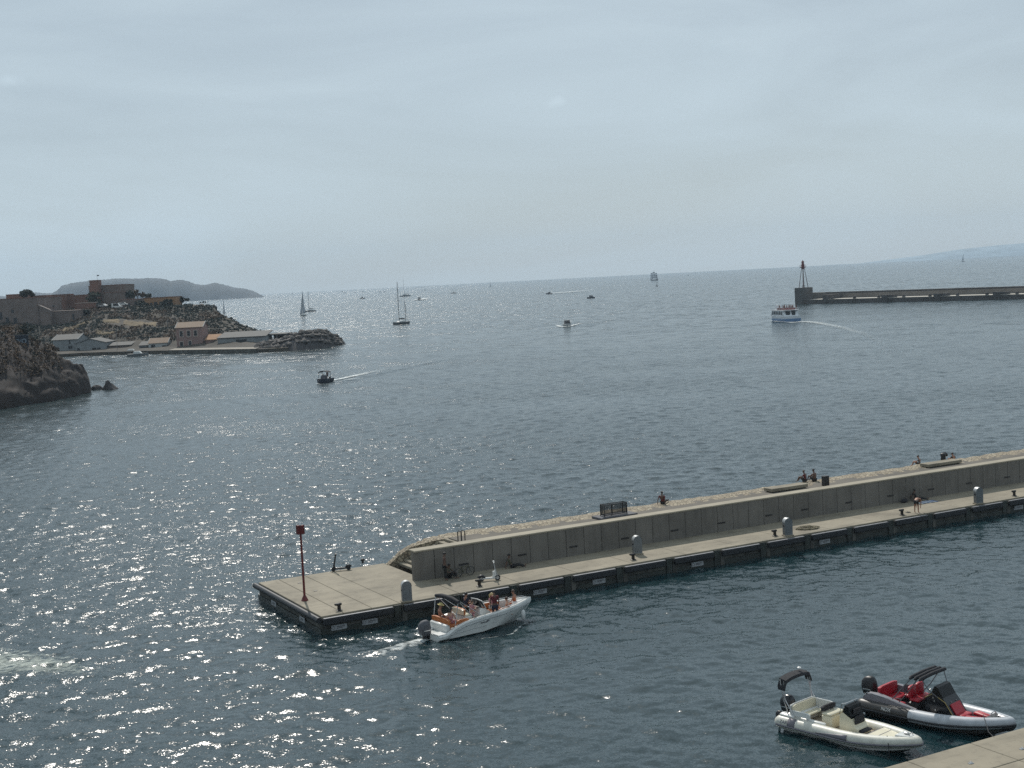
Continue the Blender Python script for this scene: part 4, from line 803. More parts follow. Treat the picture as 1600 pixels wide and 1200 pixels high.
engine(rib, -.22, .42, 1.05, M['black_gloss']); engine(rib, -.2, .34, .5, M['black'], y=-.72)
for sg in (-1, 1):
    mb = MB(); mb.tube([(.34, sg * .86, .66), (.16, sg * .92, 1.3), (-.02, sg * .9, 2.16)], .026, 6); mb.tube([(.62, sg * .86, .7), (.2, sg * .9, 1.35), (.16, sg * .88, 2.1)], .024, 6); mb.build('arch_pole', M['steel'], rib, 40)
mb = MB(); secs = []
for y in np.linspace(-.95, .95, 15):
    z = 2.18 + .14 * (1 - (abs(y) / .95) ** 2.5) - (.25 if abs(y) > .9 else 0)
    secs.append([(-.12, y, z - .04), (.22, y, z - .10), (.26, y, z - .22), (-.10, y, z - .2)])
mb.loft(secs, True, True); mb.build('folded_canopy', M['dark_fabric'], rib, 50)
mb = MB(); mb.lathe([(.01, 0), (.09, .02), (.09, .06), (.03, .1)], 10, c=(0, .4, 2.32)); mb.lathe([(.008, 0), (.008, .3)], 5, c=(0, 0, 2.3)); mb.build('navigation_light', M['white'], rib, 40)
mb = MB(); mb.tube([(.1, .98, .55), (.3, 1.0, .60), (.6, .98, .6)], [.05, .13, .13], 8); mb.build('fender', M['white'], rib, 50)
RX = Matrix.Rotation(rad(60), 4, 'X')
text('ZAR', .20, 'lettering', M['mauve_grey'], rib, Matrix.Translation((.28, -(.91 + .258), .46)) @ Matrix.Rotation(rad(64), 4, 'X'))
text('59', .12, 'lettering', M['mauve_grey'], rib, Matrix.Translation((.02, -(.91 + .25), .44)) @ Matrix.Rotation(rad(66), 4, 'X'))
ln = empty('mooring_line', (0, 0, 0), 0, 'thin dark mooring line from the bow of the cream inflatable', 'rope', 'mooring lines of the inflatables')
CMX = Matrix.Translation(co_) @ Matrix.Rotation(cang, 4, 'Z') @ Matrix.Scale(1.0, 4, (1, 0, 0)); p0_ = CMX @ Vector((4.9, -.52, .72)); p1_ = CMX @ Vector((5.2, -.86, .2)); p2_ = at(1395, 1205, .6)
mb = MB(); mb.tube([p0_, p0_.lerp(p1_, .5) + Vector((0, 0, .1)), p1_, (p1_.x, p1_.y, -.4)], .018, 5); mb.build('rope', M['black'], ln, 40)

# dark and silver inflatable
A_, B_ = at(1337, 1116, 0), at(1540, 1150, 0); hd = (B_ - A_).normalized(); prt = Vector((-hd.y, hd.x, 0)); dang = rad(-47.5); hd = Vector((math.cos(dang), math.sin(dang), 0)); prt = Vector((-hd.y, hd.x, 0))
DL = 6.7; do_ = A_ + prt * 1.22 + hd * 0.27
rb2 = empty('inflatable_boat', do_, dang, 'dark grey and silver rigid inflatable boat with red seats and a black console', 'inflatable boat'); rb2.scale = (.93, 1, 1)
zz, half = inflatable(rb2, DL, 1.28, .29, .40, .26, [M['silver_tube'], M['dark_tube'], M['rubber'], M['dark_tube']], 2.45)
mb = MB(); mb.prism([(.15, -.9), (5.0, -.82), (5.9, -.4), (5.9, .4), (5.0, .82), (.15, .9)], .32, .38, axis='z'); mb.build('deck', M['grey_fabric'], rb2)
engine(rb2, -.22, .52, 1.12, M['black'])
for sg in (-1, 1):
    mb = MB(); secs = []
    for x, w0, z1 in ((-.05, .22, .78), (.2, .30, .98), (.7, .30, 1.0), (1.3, .26, .92), (2.0, .2, .80), (2.7, .1, .72)): secs.append([(x, sg * (.98 - w0), .42), (x, sg * (.98 - w0 * .8), z1), (x, sg * .98, z1 - .03), (x, sg * 1.04, .6), (x, sg * 1.0, .42)])
    mb.loft(secs, True, True); mb.build('stern_fairing', M['mauve_grey'], rb2, 30)
    mb = MB(); mb.tube([(-.02, sg * 1.0, .80), (.2, sg * .97, 1.0), (1.3, sg * .99, .93), (2.6, sg * 1.02, .74)], .018, 5); mb.build('trim', M['steel'], rb2, 40)
cushion(rb2, (.95, 0, .66), (.6, 1.35, .16), M['red_vinyl']); cushion(rb2, (.62, 0, .98), (.16, 1.4, .5), M['red_vinyl'], 'backrest'); cushion(rb2, (1.5, .58, .66), (.9, .3, .16), M['red_vinyl']); cushion(rb2, (1.3, .78, .92), (.7, .1, .34), M['grey_fabric'], 'backrest'); cushion(rb2, (1.45, -.58, .66), (.9, .3, .16), M['red_vinyl'])
mb = MB(); mb.rbox((2.3, 0, .6), (.5, 1.15, .46), .05); mb.build('helm_box', M['black'], rb2, 40)
for y in (-.3, .3):
    cushion(rb2, (2.34, y, .92), (.5, .52, .14), M['red_vinyl']); cushion(rb2, (2.1, y, 1.22), (.16, .5, .52), M['red_vinyl'], 'backrest')
mb = MB(); mb.prism([(2.9, .38), (4.35, .38), (4.3, .58), (4.0, 1.0), (3.75, 1.28), (3.2, 1.42), (2.9, 1.1)], -.52, .52); mb.build('console', M['black_gloss'], rb2, 25)
mb = MB(); mb.prism([(3.2, 1.4), (3.78, 1.26), (3.52, 1.66), (3.36, 1.7)], -.5, .5); mb.build('windscreen', GLASS, rb2, 25)
mb = MB(); mb.prism([(4.02, .98), (4.30, .60), (4.34, .62), (4.06, 1.02)], -.36, .36); mb.build('front_backrest', M['red_vinyl'], rb2)
cushion(rb2, (4.5, 0, .56), (.42, .74, .14), M['red_vinyl'])
mb = MB(); mb.tube([(2.9, -.54, 1.16), (3.3, -.54, 1.38), (3.9, -.54, 1.1), (4.35, -.54, .5)], .016, 5); mb.build('console_rail', mat('brass_trim', (.4, .3, .12), .35, .1, 5, metal=.6), rb2, 40)
mb = MB(); mb.tube([(2.88, .2 * math.cos(a), 1.2 + .2 * math.sin(a)) for a in np.linspace(0, 6.283, 15)], .022, 6, False); mb.build('steering_wheel', M['steel'], rb2, 40)
mb = MB()
for x, y, z in ((3.3, -.53, 1.2), (3.36, -.53, 1.08), (3.4, -.53, .7), (3.98, -.2, 1.04), (3.98, .2, 1.04), (2.93, -.38, 1.16)): mb.rbox((x, y, z), (.05, .03, .08), .01)
mb.build('fittings', M['steel'], rb2)
for sg in (-1, 1): cushion(rb2, (5.25, sg * .36, .60), (.95, .42, .16), M['red_vinyl'], rz=-sg * .22)
cushion(rb2, (5.72, 0, .60), (.3, .6, .16), M['red_vinyl'])
mb = MB(); mb.prism([(5.75, -.48), (6.5, -.2), (6.78, 0), (6.5, .2), (5.75, .48)], .72, .80, axis='z'); mb.build('bow_plate', M['dark_tube'], rb2, 30)
mb = MB(); mb.ell((6.55, 0, .5), (.34, .36, .2), 12, 8); mb.build('bow_bumper', M['rubber'], rb2, 60)
mb = MB(); mb.tube([(5.9, -.16, .8), (5.9, -.16, .95), (5.9, .16, .95), (5.9, .16, .8)], .02, 6); mb.rbox((6.35, 0, .84), (.5, .1, .08), .02); mb.build('anchor_roller', M['steel'], rb2, 40)
for sg in (-1, 1):
    mb = MB(); mb.tube([(1.5, sg * .95, .93), (1.95, sg * .95, 1.42), (2.5, sg * .9, 2.02)], .022, 6); mb.tube([(1.85, sg * .96, .86), (2.25, sg * .95, 1.28), (2.8, sg * .9, 2.02)], .022, 6); mb.tube([(1.62, sg * .95, 1.0), (2.0, sg * .95, 1.0)], .018, 6)
    mb.tube([(3.55, sg * .55, 1.25), (3.2, sg * .75, 1.6), (2.98, sg * .88, 2.02)], .022, 6); mb.build('bimini_pole', M['grey_fabric'], rb2, 40)
for k, x in enumerate((2.5, 2.74, 2.98)):
    mb = MB(); mb.tube([(x, -1.05, 2.0), (x, -.95, 2.04), (x, 0, 2.07), (x, .95, 2.04), (x, 1.05, 2.0)], [.05, .085, .085, .085, .05], 8); mb.build('folded_canopy', M['dark_fabric'], rb2, 50)
text('NOX', .22, 'lettering', M['white'], rb2, Matrix.Translation((1.35, -(.99 + .27), .52)) @ Matrix.Rotation(rad(64), 4, 'X'))
ln = empty('mooring_line', (0, 0, 0), 0, 'thin mooring line hanging from the bow of the dark inflatable to the quay', 'rope', 'mooring lines of the inflatables')
DMX = Matrix.Translation(do_) @ Matrix.Rotation(dang, 4, 'Z') @ Matrix.Scale(.93, 4, (1, 0, 0)); p0_ = DMX @ Vector((5.7, -.5, .92)); p1_ = at(1553, 1152, 1.3)
mb = MB(); mb.tube([p0_, p0_.lerp(p1_, .5) + Vector((0, 0, -.25)), p1_], .016, 5); mb.build('rope', M['dark_fabric'], ln, 40)

# foam near the boats
foam([at(664, 998), at(640, 1008), at(600, 1020), at(540, 1034)], [1.6, 2.2, 2.4, 2.2], [.6, .45, .35, .2])
foam([at(540, 1036), at(420, 1050), at(300, 1052)], [2.0, 2.4, 2.2], [.3, .38, .25], m=FOAM_THIN)
foam([at(300, 1050), at(160, 1052), at(60, 1040), at(-60, 1030)], [1.8, 3.6, 6.5, 9.0], [.25, .45, .66, .66], m=FOAM_THIN)
foam([at(660, 1003), at(720, 1004), at(800, 990), at(830, 968)], [.3, .35, .3, .2], [.3, .3, .4, .35])
# ------------------------------------------------------------------ far land
from mathutils import noise as mn
mk('hazed_far_rock', (0.03, 0.045, 0.06), .9, .25, .01, detail=6)  # island rock with the blue of the haze put into its colour
mk('fort_stone', (0.165, 0.13, 0.115), .9, .2, .25, detail=8); mk('fort_brick', (0.19, 0.105, 0.08), .9, .18, .3, detail=8); mk('ochre_wall', (0.30, 0.17, 0.09), .9, .15, .3, detail=7)
mk('grey_render', (0.22, 0.235, 0.24), .85, .14, .4, detail=7); mk('white_render', (0.42, 0.43, 0.42), .85, .12, .4, detail=7); mk('pink_render', (0.26, 0.17, 0.15), .85, .14, .4, detail=7)
mk('roof_tile', (0.25, 0.18, 0.13), .9, .2, 1.2, detail=5, stretch=(4, .6, 1)); mk('roof_sheet', (0.06, 0.06, 0.057), .8, .18, .6, stretch=(3, .4, 1)); mk('dark_opening', (0.02, 0.022, 0.025), .6, .2, 2); mk('pale_trim', (0.4, 0.33, 0.29), .85, .1, 2)
mk('rock', (0.036, 0.025, 0.021), .92, .3, .35, bump=.8, detail=10, col2=(0.012, 0.010, 0.010)); mk('hazed_coast_rock', (0.24, 0.31, 0.36), .9, .2, .01); mk('dark_rock', (0.06, 0.055, 0.055), .85, .35, .6, bump=.6, detail=9); mk('boulder', (0.13, 0.115, 0.105), .9, .3, .5, bump=.4, detail=8)  # far coast has haze mixed into its colour; cliff rock is darkened for backlighting
mk('hill_ground', (0.075, 0.062, 0.046), .95, .3, .12, detail=10, col2=(0.035, 0.032, 0.027)); mk('dry_grass', (0.20, 0.15, 0.085), .95, .3, .5, detail=9, col2=(0.10, 0.075, 0.045)); mk('quay_pale', (.5, .46, .4), .9, .1, .3); mk('breakwater_stone', (0.15, 0.135, 0.12), .9, .22, .15, detail=9); mk('breakwater_dark', (0.075, 0.068, 0.065), .9, .3, .2, detail=9)
mk('leaf', (0.058, 0.066, 0.040), .8, .5, .35, col2=(0.026, 0.038, 0.028)); mk('leaf_dark', (0.044, 0.052, 0.038), .8, .5, .2, col2=(0.020, 0.028, 0.025)); mk('leaf_dry', (0.19, 0.125, 0.08), .85, .4, .3, col2=(0.065, 0.050, 0.038)); mk('bark', (0.07, 0.05, 0.04), .9, .2, 2)
mk('pale_path', (0.27, 0.24, 0.20), .9, .1, .5)

def prof(pts, x): return lerp([p[0] for p in pts], [p[1] for p in pts], x)
def sheet(name, rows, m, amp=0.0, freq=0.05, kind='structure', smooth=60):
    "grid surface through rows of points, roughened with fractal noise"
    mb = MB(); n = len(rows[0]); vs = []
    for r in rows:
        for p in r:
            q = Vector(p)
            if amp: q = q + Vector((mn.fractal(q * freq, 1, 2, 5), mn.fractal(q * freq + Vector((31, 7, 3)), 1, 2, 5), mn.fractal(q * freq + Vector((3, 71, 13)), 1, 2, 5))) * amp
            vs.append(tuple(q))
    mb.add(vs, [(i * n + j, i * n + j + 1, (i + 1) * n + j + 1, (i + 1) * n + j) for i in range(len(rows) - 1) for j in range(n - 1)])
    return tag(mb.build(name, m, None, smooth), kind=kind)

SKY_I = [(-60, 461), (20, 463), (47, 459), (56, 456.6), (65, 457.6), (75, 458), (82.5, 457.5), (90, 453.8), (97.5, 446), (112.5, 442.5), (139, 438.8), (165, 436.5), (182, 435), (215, 435.2), (246, 434.2), (260.6, 436), (268, 439.7), (279, 437.2), (285, 437), (296, 439.7), (309, 444.4), (320.6, 445), (337.5, 441.6), (352.5, 445), (367.5, 449), (384, 451), (399, 455.6), (411.6, 463.2), (416, 467)]
PX = np.arange(-60, 417, 2.0); rows = []
for D, k in ((4170, 1.1), (4190, .8), (4215, .5), (4250, .22), (4300, 0), (4500, .5), (4700, 1.2)):
    rr_ = []
    for x in PX:
        top = dep(x, prof(SKY_I, x) + (random.uniform(-.5, .5) if k == 0 else 0), 4300); z = max(-3, top.z * (1 - k)) + (mn.fractal(Vector((x * .05, D * .01, 0)), 1, 2, 4) * 7 if 0 < k < 1 else 0)
        b = dep(x, 460, D); rr_.append((b.x, D, min(z, top.z)))
    rows.append(rr_)
sheet('island', rows, M['hazed_far_rock'])
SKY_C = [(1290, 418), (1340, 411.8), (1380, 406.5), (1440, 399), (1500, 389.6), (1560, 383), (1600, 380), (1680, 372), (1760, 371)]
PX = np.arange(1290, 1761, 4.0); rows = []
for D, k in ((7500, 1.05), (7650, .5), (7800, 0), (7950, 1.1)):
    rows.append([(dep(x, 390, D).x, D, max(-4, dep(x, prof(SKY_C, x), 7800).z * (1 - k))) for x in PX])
sheet('far_coast', rows, M['hazed_coast_rock'])

# ------------------------------------------------------------------ far breakwater with its light tower
pa, pb = at(1243, 475.5), at(1600, 467.3); bd = (pb - pa).normalized(); ba = math.atan2(bd.y, bd.x); BWL = (pb - pa).length + 60
bw = empty('breakwater', pa, ba, 'long dark stone breakwater across the sea at right, with a pale lower quay', 'breakwater')
mb = MB(); mb.box((BWL / 2 + 2, 6, 0), (BWL - 4, 11.6, 4.0)); mb.build('lower_quay', M['breakwater_dark'], bw)
mb = MB(); mb.box((BWL / 2 + 4, 6, 2.03), (BWL - 8, 11.8, .12)); mb.build('quay_deck', M['quay_pale'], bw)
mb = MB(); mb.prism([(11.5, -1), (11.7, 4.3), (12.6, 4.3), (12.6, 5.0), (14.5, 5.05), (17, -1)], -.5, BWL, axis='x'); mb.build('sea_wall', M['breakwater_stone'], bw)
mb = MB(); mb.box((BWL / 2 + 4, 12.5, 4.75), (BWL - 8, .12, .6)); mb.build('dark_parapet', M['breakwater_dark'], bw)
def along(px): # distance along the breakwater for a photo column
    lo, hi = 0, 400
    for _ in range(40):
        m_ = (lo + hi) / 2; q = np.array(pa + bd * m_) - CAM; u = 800 + F * (q @ _cr) / (q @ _f)
        if u < px: lo = m_
        else: hi = m_
    return lo
for px in (1382, 1464, 1557): mb = MB(); s = along(px); mb.box((s, 1.2, 1.5), (3.0, 3.0, 3.6)); mb.box((s + 2.6, 2.5, 2.7), (2.4, 4, 1.2)); mb.build('buttress', M['breakwater_dark'], bw)
mb = MB(); mb.box((along(1289), 5.6, 1.4), (2.0, 12, 5.4)); mb.build('buttress', M['breakwater_dark'], bw)
for px in (1298, 1333, 1371, 1410, 1451, 1494, 1540, 1587):
    mb = MB(); mb.lathe([(.75, 2.05), (.7, 2.6), (.9, 2.9), (.6, 3.2)], 8, c=(along(px), 1.2, 0)); mb.build('quay_bollard', M['breakwater_dark'], bw)
lt = empty('light_tower', pa + bd * 0.2, ba, 'slender red topped light tower on a square grey block at the breakwater head', 'lighthouse')
mb = MB(); mb.prism([(-.3, -.2), (3.4, -.2), (4.7, 1.4), (4.7, 7.2), (-.3, 7.2)], -1, 7.85, axis='z'); mb.build('block', mat('tower_block', (.10, .095, .09), .9, .15, .25, detail=8), lt)
cx, cy = 2.3, 3.4
for sx, sy in ((-1, -1), (1, -1), (1, 1), (-1, 1)): mb = MB(); mb.tube([(cx + sx * 1.5, cy + sy * 1.5, 7.8), (cx + sx * .42, cy + sy * .42, 17.4)], [.16, .12], 6); mb.build('leg', mat('tower_paint', (.12, .09, .09), .6, .1, 2) if 'tp' not in M else M['tp'], lt); M['tp'] = COL.objects[-1].data.materials[0]
mb = MB(); mb.lathe([(.28, 7.8), (.26, 17.4)], 8, c=(cx, cy, 0)); mb.build('shaft', mat('tower_shaft', (.3, .25, .25), .6, .08, 2), lt, 40)
mb = MB(); mb.lathe([(.5, 17.2), (1.5, 17.5), (1.5, 17.7), (.5, 17.8)], 12, c=(cx, cy, 0)); mb.tube([(cx + 1.5 * math.cos(a), cy + 1.5 * math.sin(a), 18.6) for a in np.linspace(0, 6.283, 17)], .06, 5, False)
for a in np.linspace(0, 6.283, 9)[:-1]: mb.tube([(cx + 1.5 * math.cos(a), cy + 1.5 * math.sin(a), 17.6), (cx + 1.5 * math.cos(a), cy + 1.5 * math.sin(a), 18.6)], .05, 4)
mb.build('gallery', M['rust_red'], lt, 40)
mb = MB(); mb.lathe([(.75, 16.6), (.75, 18.9), (.6, 19.0), (.6, 19.9), (.75, 20.0), (.3, 20.6), (.08, 20.9)], 10, c=(cx, cy, 0)); mb.build('lantern', M['rust_red'], lt, 40)
mb = MB(); mb.tube([(4.0, .4, 7.85), (4.0, .4, 8.9), (4.5, 1.6, 8.9), (4.5, 1.6, 7.85)], .06, 5); mb.build('railing', M['iron'], lt)

# ------------------------------------------------------------------ foliage
def leaves(mb, c, r, n, size, blobs=7, flat=.75):
    cs = [Vector((random.gauss(0, .42) * r[0], random.gauss(0, .42) * r[1], random.uniform(-.5, .6) * r[2])) for _ in range(blobs)]; rs = [random.uniform(.32, .62) for _ in range(blobs)]
    for i in range(n):
        k = random.randrange(blobs); d = Vector((random.gauss(0, 1), random.gauss(0, 1), random.gauss(0, 1))); d = d.normalized() * (random.random() ** .4)
        p = Vector(c) + cs[k] + Vector((d.x * r[0], d.y * r[1], d.z * r[2] * flat)) * rs[k]
        a = Vector((random.gauss(0, 1), random.gauss(0, 1), random.gauss(0, .8))).normalized(); b = a.cross(Vector((random.gauss(0, 1), random.gauss(0, 1), random.gauss(0, 1)))).normalized(); s = size * random.uniform(.5, 1.3)
        mb.add([p - a * s - b * s * .6, p + a * s - b * s * .6, p + a * s * .7 + b * s * .7, p - a * s * .8 + b * s * .6], [(0, 1, 2, 3)])
def tree(px, pyt, pyb, D, wpx, label, m='leaf_dark', group='trees on the fort headland', n=420, trunk=True, name='tree'):
    b = dep(px, pyb, D); t = dep(px, pyt, D); h = t.z - b.z; w = wpx * D / F / 2
    o = empty(name, (b.x, b.y, b.z - .6), 0, label, 'tree' if trunk else 'shrub', group)
    if trunk:
        mb = MB(); mb.tube([(0, 0, -1), (.1, 0, h * .3), (-.1, .1, h * .6), (0, 0, h * .8)], [h * .05, h * .04, h * .028, h * .01], 7)
        for k in range(5): a = k * 1.3; mb.tube([(0, 0, h * (.28 + .06 * k)), (w * .5 * math.cos(a), w * .5 * math.sin(a), h * (.5 + .07 * k))], [h * .024, h * .008], 5)
        mb.build('trunk', M['bark'], o, 40)
        mb = MB(); leaves(mb, (0, 0, h * .62 + .6), (w, w, h * .5), n, .5, 9); mb.build('crown', M[m], o)
    else:
        mb = MB(); mb.tube([(0, 0, -.5), (0, 0, h * .5)], [.15, .05], 5); mb.build('stem', M['bark'], o); mb = MB(); leaves(mb, (0, 0, h * .5 + .4), (w, w, h * .62), n, .45, 8); mb.build('foliage', M[m], o)
    return o

# ------------------------------------------------------------------ the fort headland at left
YW = [(-300, 572), (0, 564), (130, 556), (232, 553.2), (270, 553), (340, 552), (396, 551.4), (450, 548.5)]
P3 = [(-300, 500), (0, 520), (60, 522), (100, 522), (125, 514), (150, 507), (200, 509), (250, 512), (300, 514), (340, 516), (360, 520), (400, 532), (430, 546), (450, 552)]
P4 = [(-300, 490), (0, 500), (100, 505), (130, 494), (160, 490), (200, 489), (250, 487), (300, 489), (325, 493), (345, 499), (370, 508), (400, 519), (430, 538), (450, 548)]
P5 = [(-300, 480), (0, 486), (100, 486), (150, 484), (200, 482), (250, 480), (280, 478), (300, 477), (320, 477), (335, 483), (345, 493), (370, 503), (400, 516), (430, 534), (450, 545)]
PX = np.arange(-300, 451, 2.5)
def hill_rows():
    R0 = []
    for x in PX:
        w = at(x, prof(YW, x), 0); D0 = w.y
        k = [(w.x, D0, -1.5), (w.x, D0 + .3, 1.1), None, dep(x, prof(P3, x), D0 + 55), dep(x, prof(P4, x), D0 + 85), dep(x, prof(P5, x), D0 + 108)]
        k[2] = (dep(x, 545, D0 + 22).x, D0 + 22, 1.7)
        z5 = k[5].z; k += [(dep(x, 480, D0 + 180).x, D0 + 180, z5 * .95 if x < 320 else -1), (dep(x, 480, D0 + 260).x, D0 + 260, -2)]
        R0.append([Vector(q) for q in k])
    out = []
    for seg in range(7):
        ns = (1, 3, 14, 12, 10, 8, 6)[seg]
        for i in range(ns):
            t = i / ns; out.append([r[seg].lerp(r[seg + 1], t) for r in R0])
    out.append([r[7] for r in R0]); return out
HR = hill_rows()
rows = []
for i, r in enumerate(HR):
    rows.append([(p + Vector((0, 0, mn.fractal(p * .12, 1, 2, 5) * (1.1 if i > 6 else 0.1)))) for p in r])
sheet('headland', rows, M['hill_ground'], 0)
for a_, b_, i0, i1 in ((158, 188, 19, 22), (192, 246, 18, 22), (96, 142, 20, 22), (150, 180, 12, 14)):
    js = [j for j, x in enumerate(PX) if a_ <= x <= b_]; n_ = len(js)
    rr2 = []
    for i in np.linspace(i0, i1, 8):
        q0, q1 = rows[int(i)], rows[min(int(i) + 1, len(rows) - 1)]; f_ = i - int(i)
        rr2.append([q0[j].lerp(q1[j], f_) + Vector((0, -.25, .35 + random.uniform(0, .25) - (.6 if (jj in (0, n_ - 1) or i in (i0, i1)) else 0))) for jj, j in enumerate(js)])
    sheet('dry_grass', rr2, M['dry_grass'], .3, .4, 'stuff')
# scrub that reads as one mass
mb = MB(); mb2 = MB(); npx = len(PX)
for i in range(9, 42):
    for j in range(0, npx, 1):
        p = rows[i][j]; x = PX[j]
        if p.z < 2 or x < -20: continue
        dry = mn.fractal(Vector((p.x * .06, p.z * .25, 2.0)), 1, 2, 3)
        if (160 < x < 245 and 18 <= i <= 23) or random.random() < .38 or (x > 345 and random.random() < .5): continue
        s = random.uniform(.5, 1.7) * (1.0 if x < 340 else .6)
        leaves(mb2 if dry > .02 else mb, (p.x + random.uniform(-.6, .6), p.y, p.z + s * .2), (s * 1.2, s, s * .6), 13, .30, 4)
tag(mb.build('hillside_scrub', M['leaf_dark']), kind='stuff'); tag(mb2.build('dry_scrub', M['leaf_dry']), kind='stuff')

def bld(name, label, cat, x0, x1, yt, yb, D, dp, wm, group=None, windows=(), wmat='dark_opening', roof=None, rmat='roof_tile', sink=2.0, rot=0.0, rh=1.5, over=.3, frames=False):
    "front face spans photo columns x0..x1 at distance D; roof: None flat, 'x' ridge along the front, 'y' gable to the front, 'shed'"
    a = dep(x0, yb, D); w = (x1 - x0) * D / F; zt = dep((x0 + x1) / 2, yt, D).z; zb = dep((x0 + x1) / 2, yb, D).z; h = zt - zb
    o = empty(name, (a.x, a.y, zb), rot, label, cat, group)
    mb = MB(); mb.box((w / 2, dp / 2, (h - sink) / 2), (w, dp, h + sink))
    if roof == 'y': mb.prism([(0, h), (w, h), (w / 2, h + rh)], 0.0, dp)
    if roof == 'x': mb.prism([(0, h), (dp, h), (dp / 2, h + rh)], 0, w, axis='x')
    mb.build('wall', M[wm], o)
    t = .16
    if roof == 'x':
        mb = MB()
        for s0, s1 in ((-over, dp / 2), (dp + over, dp / 2)):
            z0 = h - rh * over / (dp / 2); mb.loft([[(-over, s0, z0 + .02), (-over, s0, z0 + t), (-over, s1, h + rh + t), (-over, s1, h + rh + .02)], [(w + over, s0, z0 + .02), (w + over, s0, z0 + t), (w + over, s1, h + rh + t), (w + over, s1, h + rh + .02)]])
        mb.build('roof', M[rmat], o)
        mb = MB()
        for e_ in (-over - .05, w + over + .05): mb.tube([(e_, -over, h - rh * over / (dp / 2) + .15), (e_, dp / 2, h + rh + .2)], .1, 5)
        mb.build('roof_edge', M['white_render'], o)
    elif roof == 'y':
        mb = MB()
        for s0, s1 in ((-over, w / 2), (w + over, w / 2)):
            z0 = h - rh * over / (w / 2); mb.loft([[(s0, -over, z0 + .02), (s0, -over, z0 + t), (s1, -over, h + rh + t), (s1, -over, h + rh + .02)], [(s0, dp + over, z0 + .02), (s0, dp + over, z0 + t), (s1, dp + over, h + rh + t), (s1, dp + over, h + rh + .02)]])
        mb.build('roof', M[rmat], o)
    elif roof == 'shed':
        mb = MB(); mb.loft([[(-over, -over, h - .1), (-over, -over, h + .15), (-over, dp + over, h + rh + .15), (-over, dp + over, h + rh - .1)], [(w + over, -over, h - .1), (w + over, -over, h + .15), (w + over, dp + over, h + rh + .15), (w + over, dp + over, h + rh - .1)]]); mb.build('roof', M[rmat], o)
    else:
        mb = MB(); mb.box((w / 2, dp / 2, h + .12), (w + .25, dp + .25, .26)); mb.build('roof', M[rmat], o)
    for k, (u0, u1, v0, v1) in enumerate(windows):
        mb = MB(); mb.box(((u0 + u1) / 2 * w, -.03, (v0 + v1) / 2 * h), ((u1 - u0) * w, .08, (v1 - v0) * h)); nm = 'door' if v0 <= .02 else 'window'; q = mb.build(nm, M[wmat], o)
        if frames:
            mb = MB(); cxw, czw, ww, hw_ = (u0 + u1) / 2 * w, (v0 + v1) / 2 * h, (u1 - u0) * w, (v1 - v0) * h
            for dx in (-1, 1): mb.box((cxw + dx * (ww / 2 + .12), -.05, czw), (.24, .14, hw_ + .5))
            for dz in (-1, 1): mb.box((cxw, -.05, czw + dz * (hw_ / 2 + .12)), (ww - .01, .14, .24))
            mb.build('frame', M['pale_trim'], q)
    return o
# by the water
bld('boat_shed', 'tall grey gabled shed at the waterside, leftmost of the waterfront sheds', 'shed', 84, 122, 531, 556, 500, 14, 'grey_render', windows=((.62, .78, .42, .62), (.66, .72, .75, .95)), roof='x', rmat='roof_sheet', rh=1.7)
bld('boat_shed', 'low grey shed with its gable facing the water, right of the tall grey shed', 'shed', 119, 166, 536, 556, 496, 12, 'grey_render', windows=((.05, .14, .35, .65), (.55, .68, .35, .62), (.72, .82, .38, .62), (.1, .4, .30, .34)), roof='y', rmat='roof_sheet', rh=1.5)
bld('store_hut', 'low dull hut with a flat tiled roof behind the moored boats', 'hut', 168, 205, 540, 551, 498, 6, 'fort_stone', windows=((.05, .3, .1, .7), (.6, .9, .1, .7)), roof='shed', rmat='roof_sheet', rh=1.0)
bld('waterside_hut', 'small white hut with a tan tiled roof by the water', 'hut', 233, 262, 536, 549.5, 487, 7, 'white_render', windows=((.12, .34, .3, .85), (.72, .95, 0, .7)), roof='x', rh=1.6)
bld('waterside_hut', 'little dark shelter with a sloping roof left of the white hut', 'hut', 218, 233, 540, 549.5, 488, 5, 'grey_render', windows=((.1, .9, .15, .8),), roof='shed', rmat='roof_sheet', rh=1.2)
bld('pink_house', 'two storey pink house with a pale tiled roof and three upper windows', 'house', 277, 318, 511.5, 546, 480, 9, 'pink_render', windows=((.14, .25, .60, .85), (.42, .53, .60, .85), (.68, .79, .60, .85), (.12, .24, 0, .36), (.45, .56, .14, .38)), roof='x', rh=1.7, frames=True)
bld('annex', 'small low annex with an orange roof between the pink house and the grey hangar', 'annex', 322, 341, 531, 542, 478, 6, 'pink_render', windows=((.2, .35, .2, .6),), roof='shed', rmat='ochre_wall', rh=1.6)
bld('hangar', 'long low grey hangar with a wide dark doorway by the rock spit', 'hangar', 341, 416, 527, 544, 474, 13, 'grey_render', windows=((.38, .60, 0, .8),), roof='shed', rmat='roof_sheet', rh=1.5)
o = bld('canopy', 'open sided flat roofed canopy right of the grey hangar', 'canopy', 417, 447, 523, 523.8, 480, 14, 'roof_sheet', rmat='roof_sheet', sink=0)
for q in (.02, .5, .98):
    for yy in (.3, 13.5): mb = MB(); w_ = 30 * 480 / F; mb.box((q * w_, yy, -2.6), (.25, .25, 5.2)); mb.build('post', M['grey_metal'], o)
mb = MB(); mb.box((w_ / 2, 13.8, -2.6), (w_, .2, 5.0)); mb.build('back_wall', M['dark_opening'], o)
# quay along the water
mb = MB(); e0 = [at(x, prof(YW, x) + .2, 0) for x in np.linspace(264, 400, 14)]
mb.loft([[(p.x, p.y - .4, -1), (p.x, p.y - .4, 1.35), (p.x, p.y + 9, 1.45), (p.x, p.y + 9, -1)] for p in e0]); wq = mb.build('waterfront_quay', [M['dark_concrete'], M['pale_path']]); tag(wq, kind='structure')
for f_ in wq.data.polygons:
    if f_.normal.z > .7: f_.material_index = 1
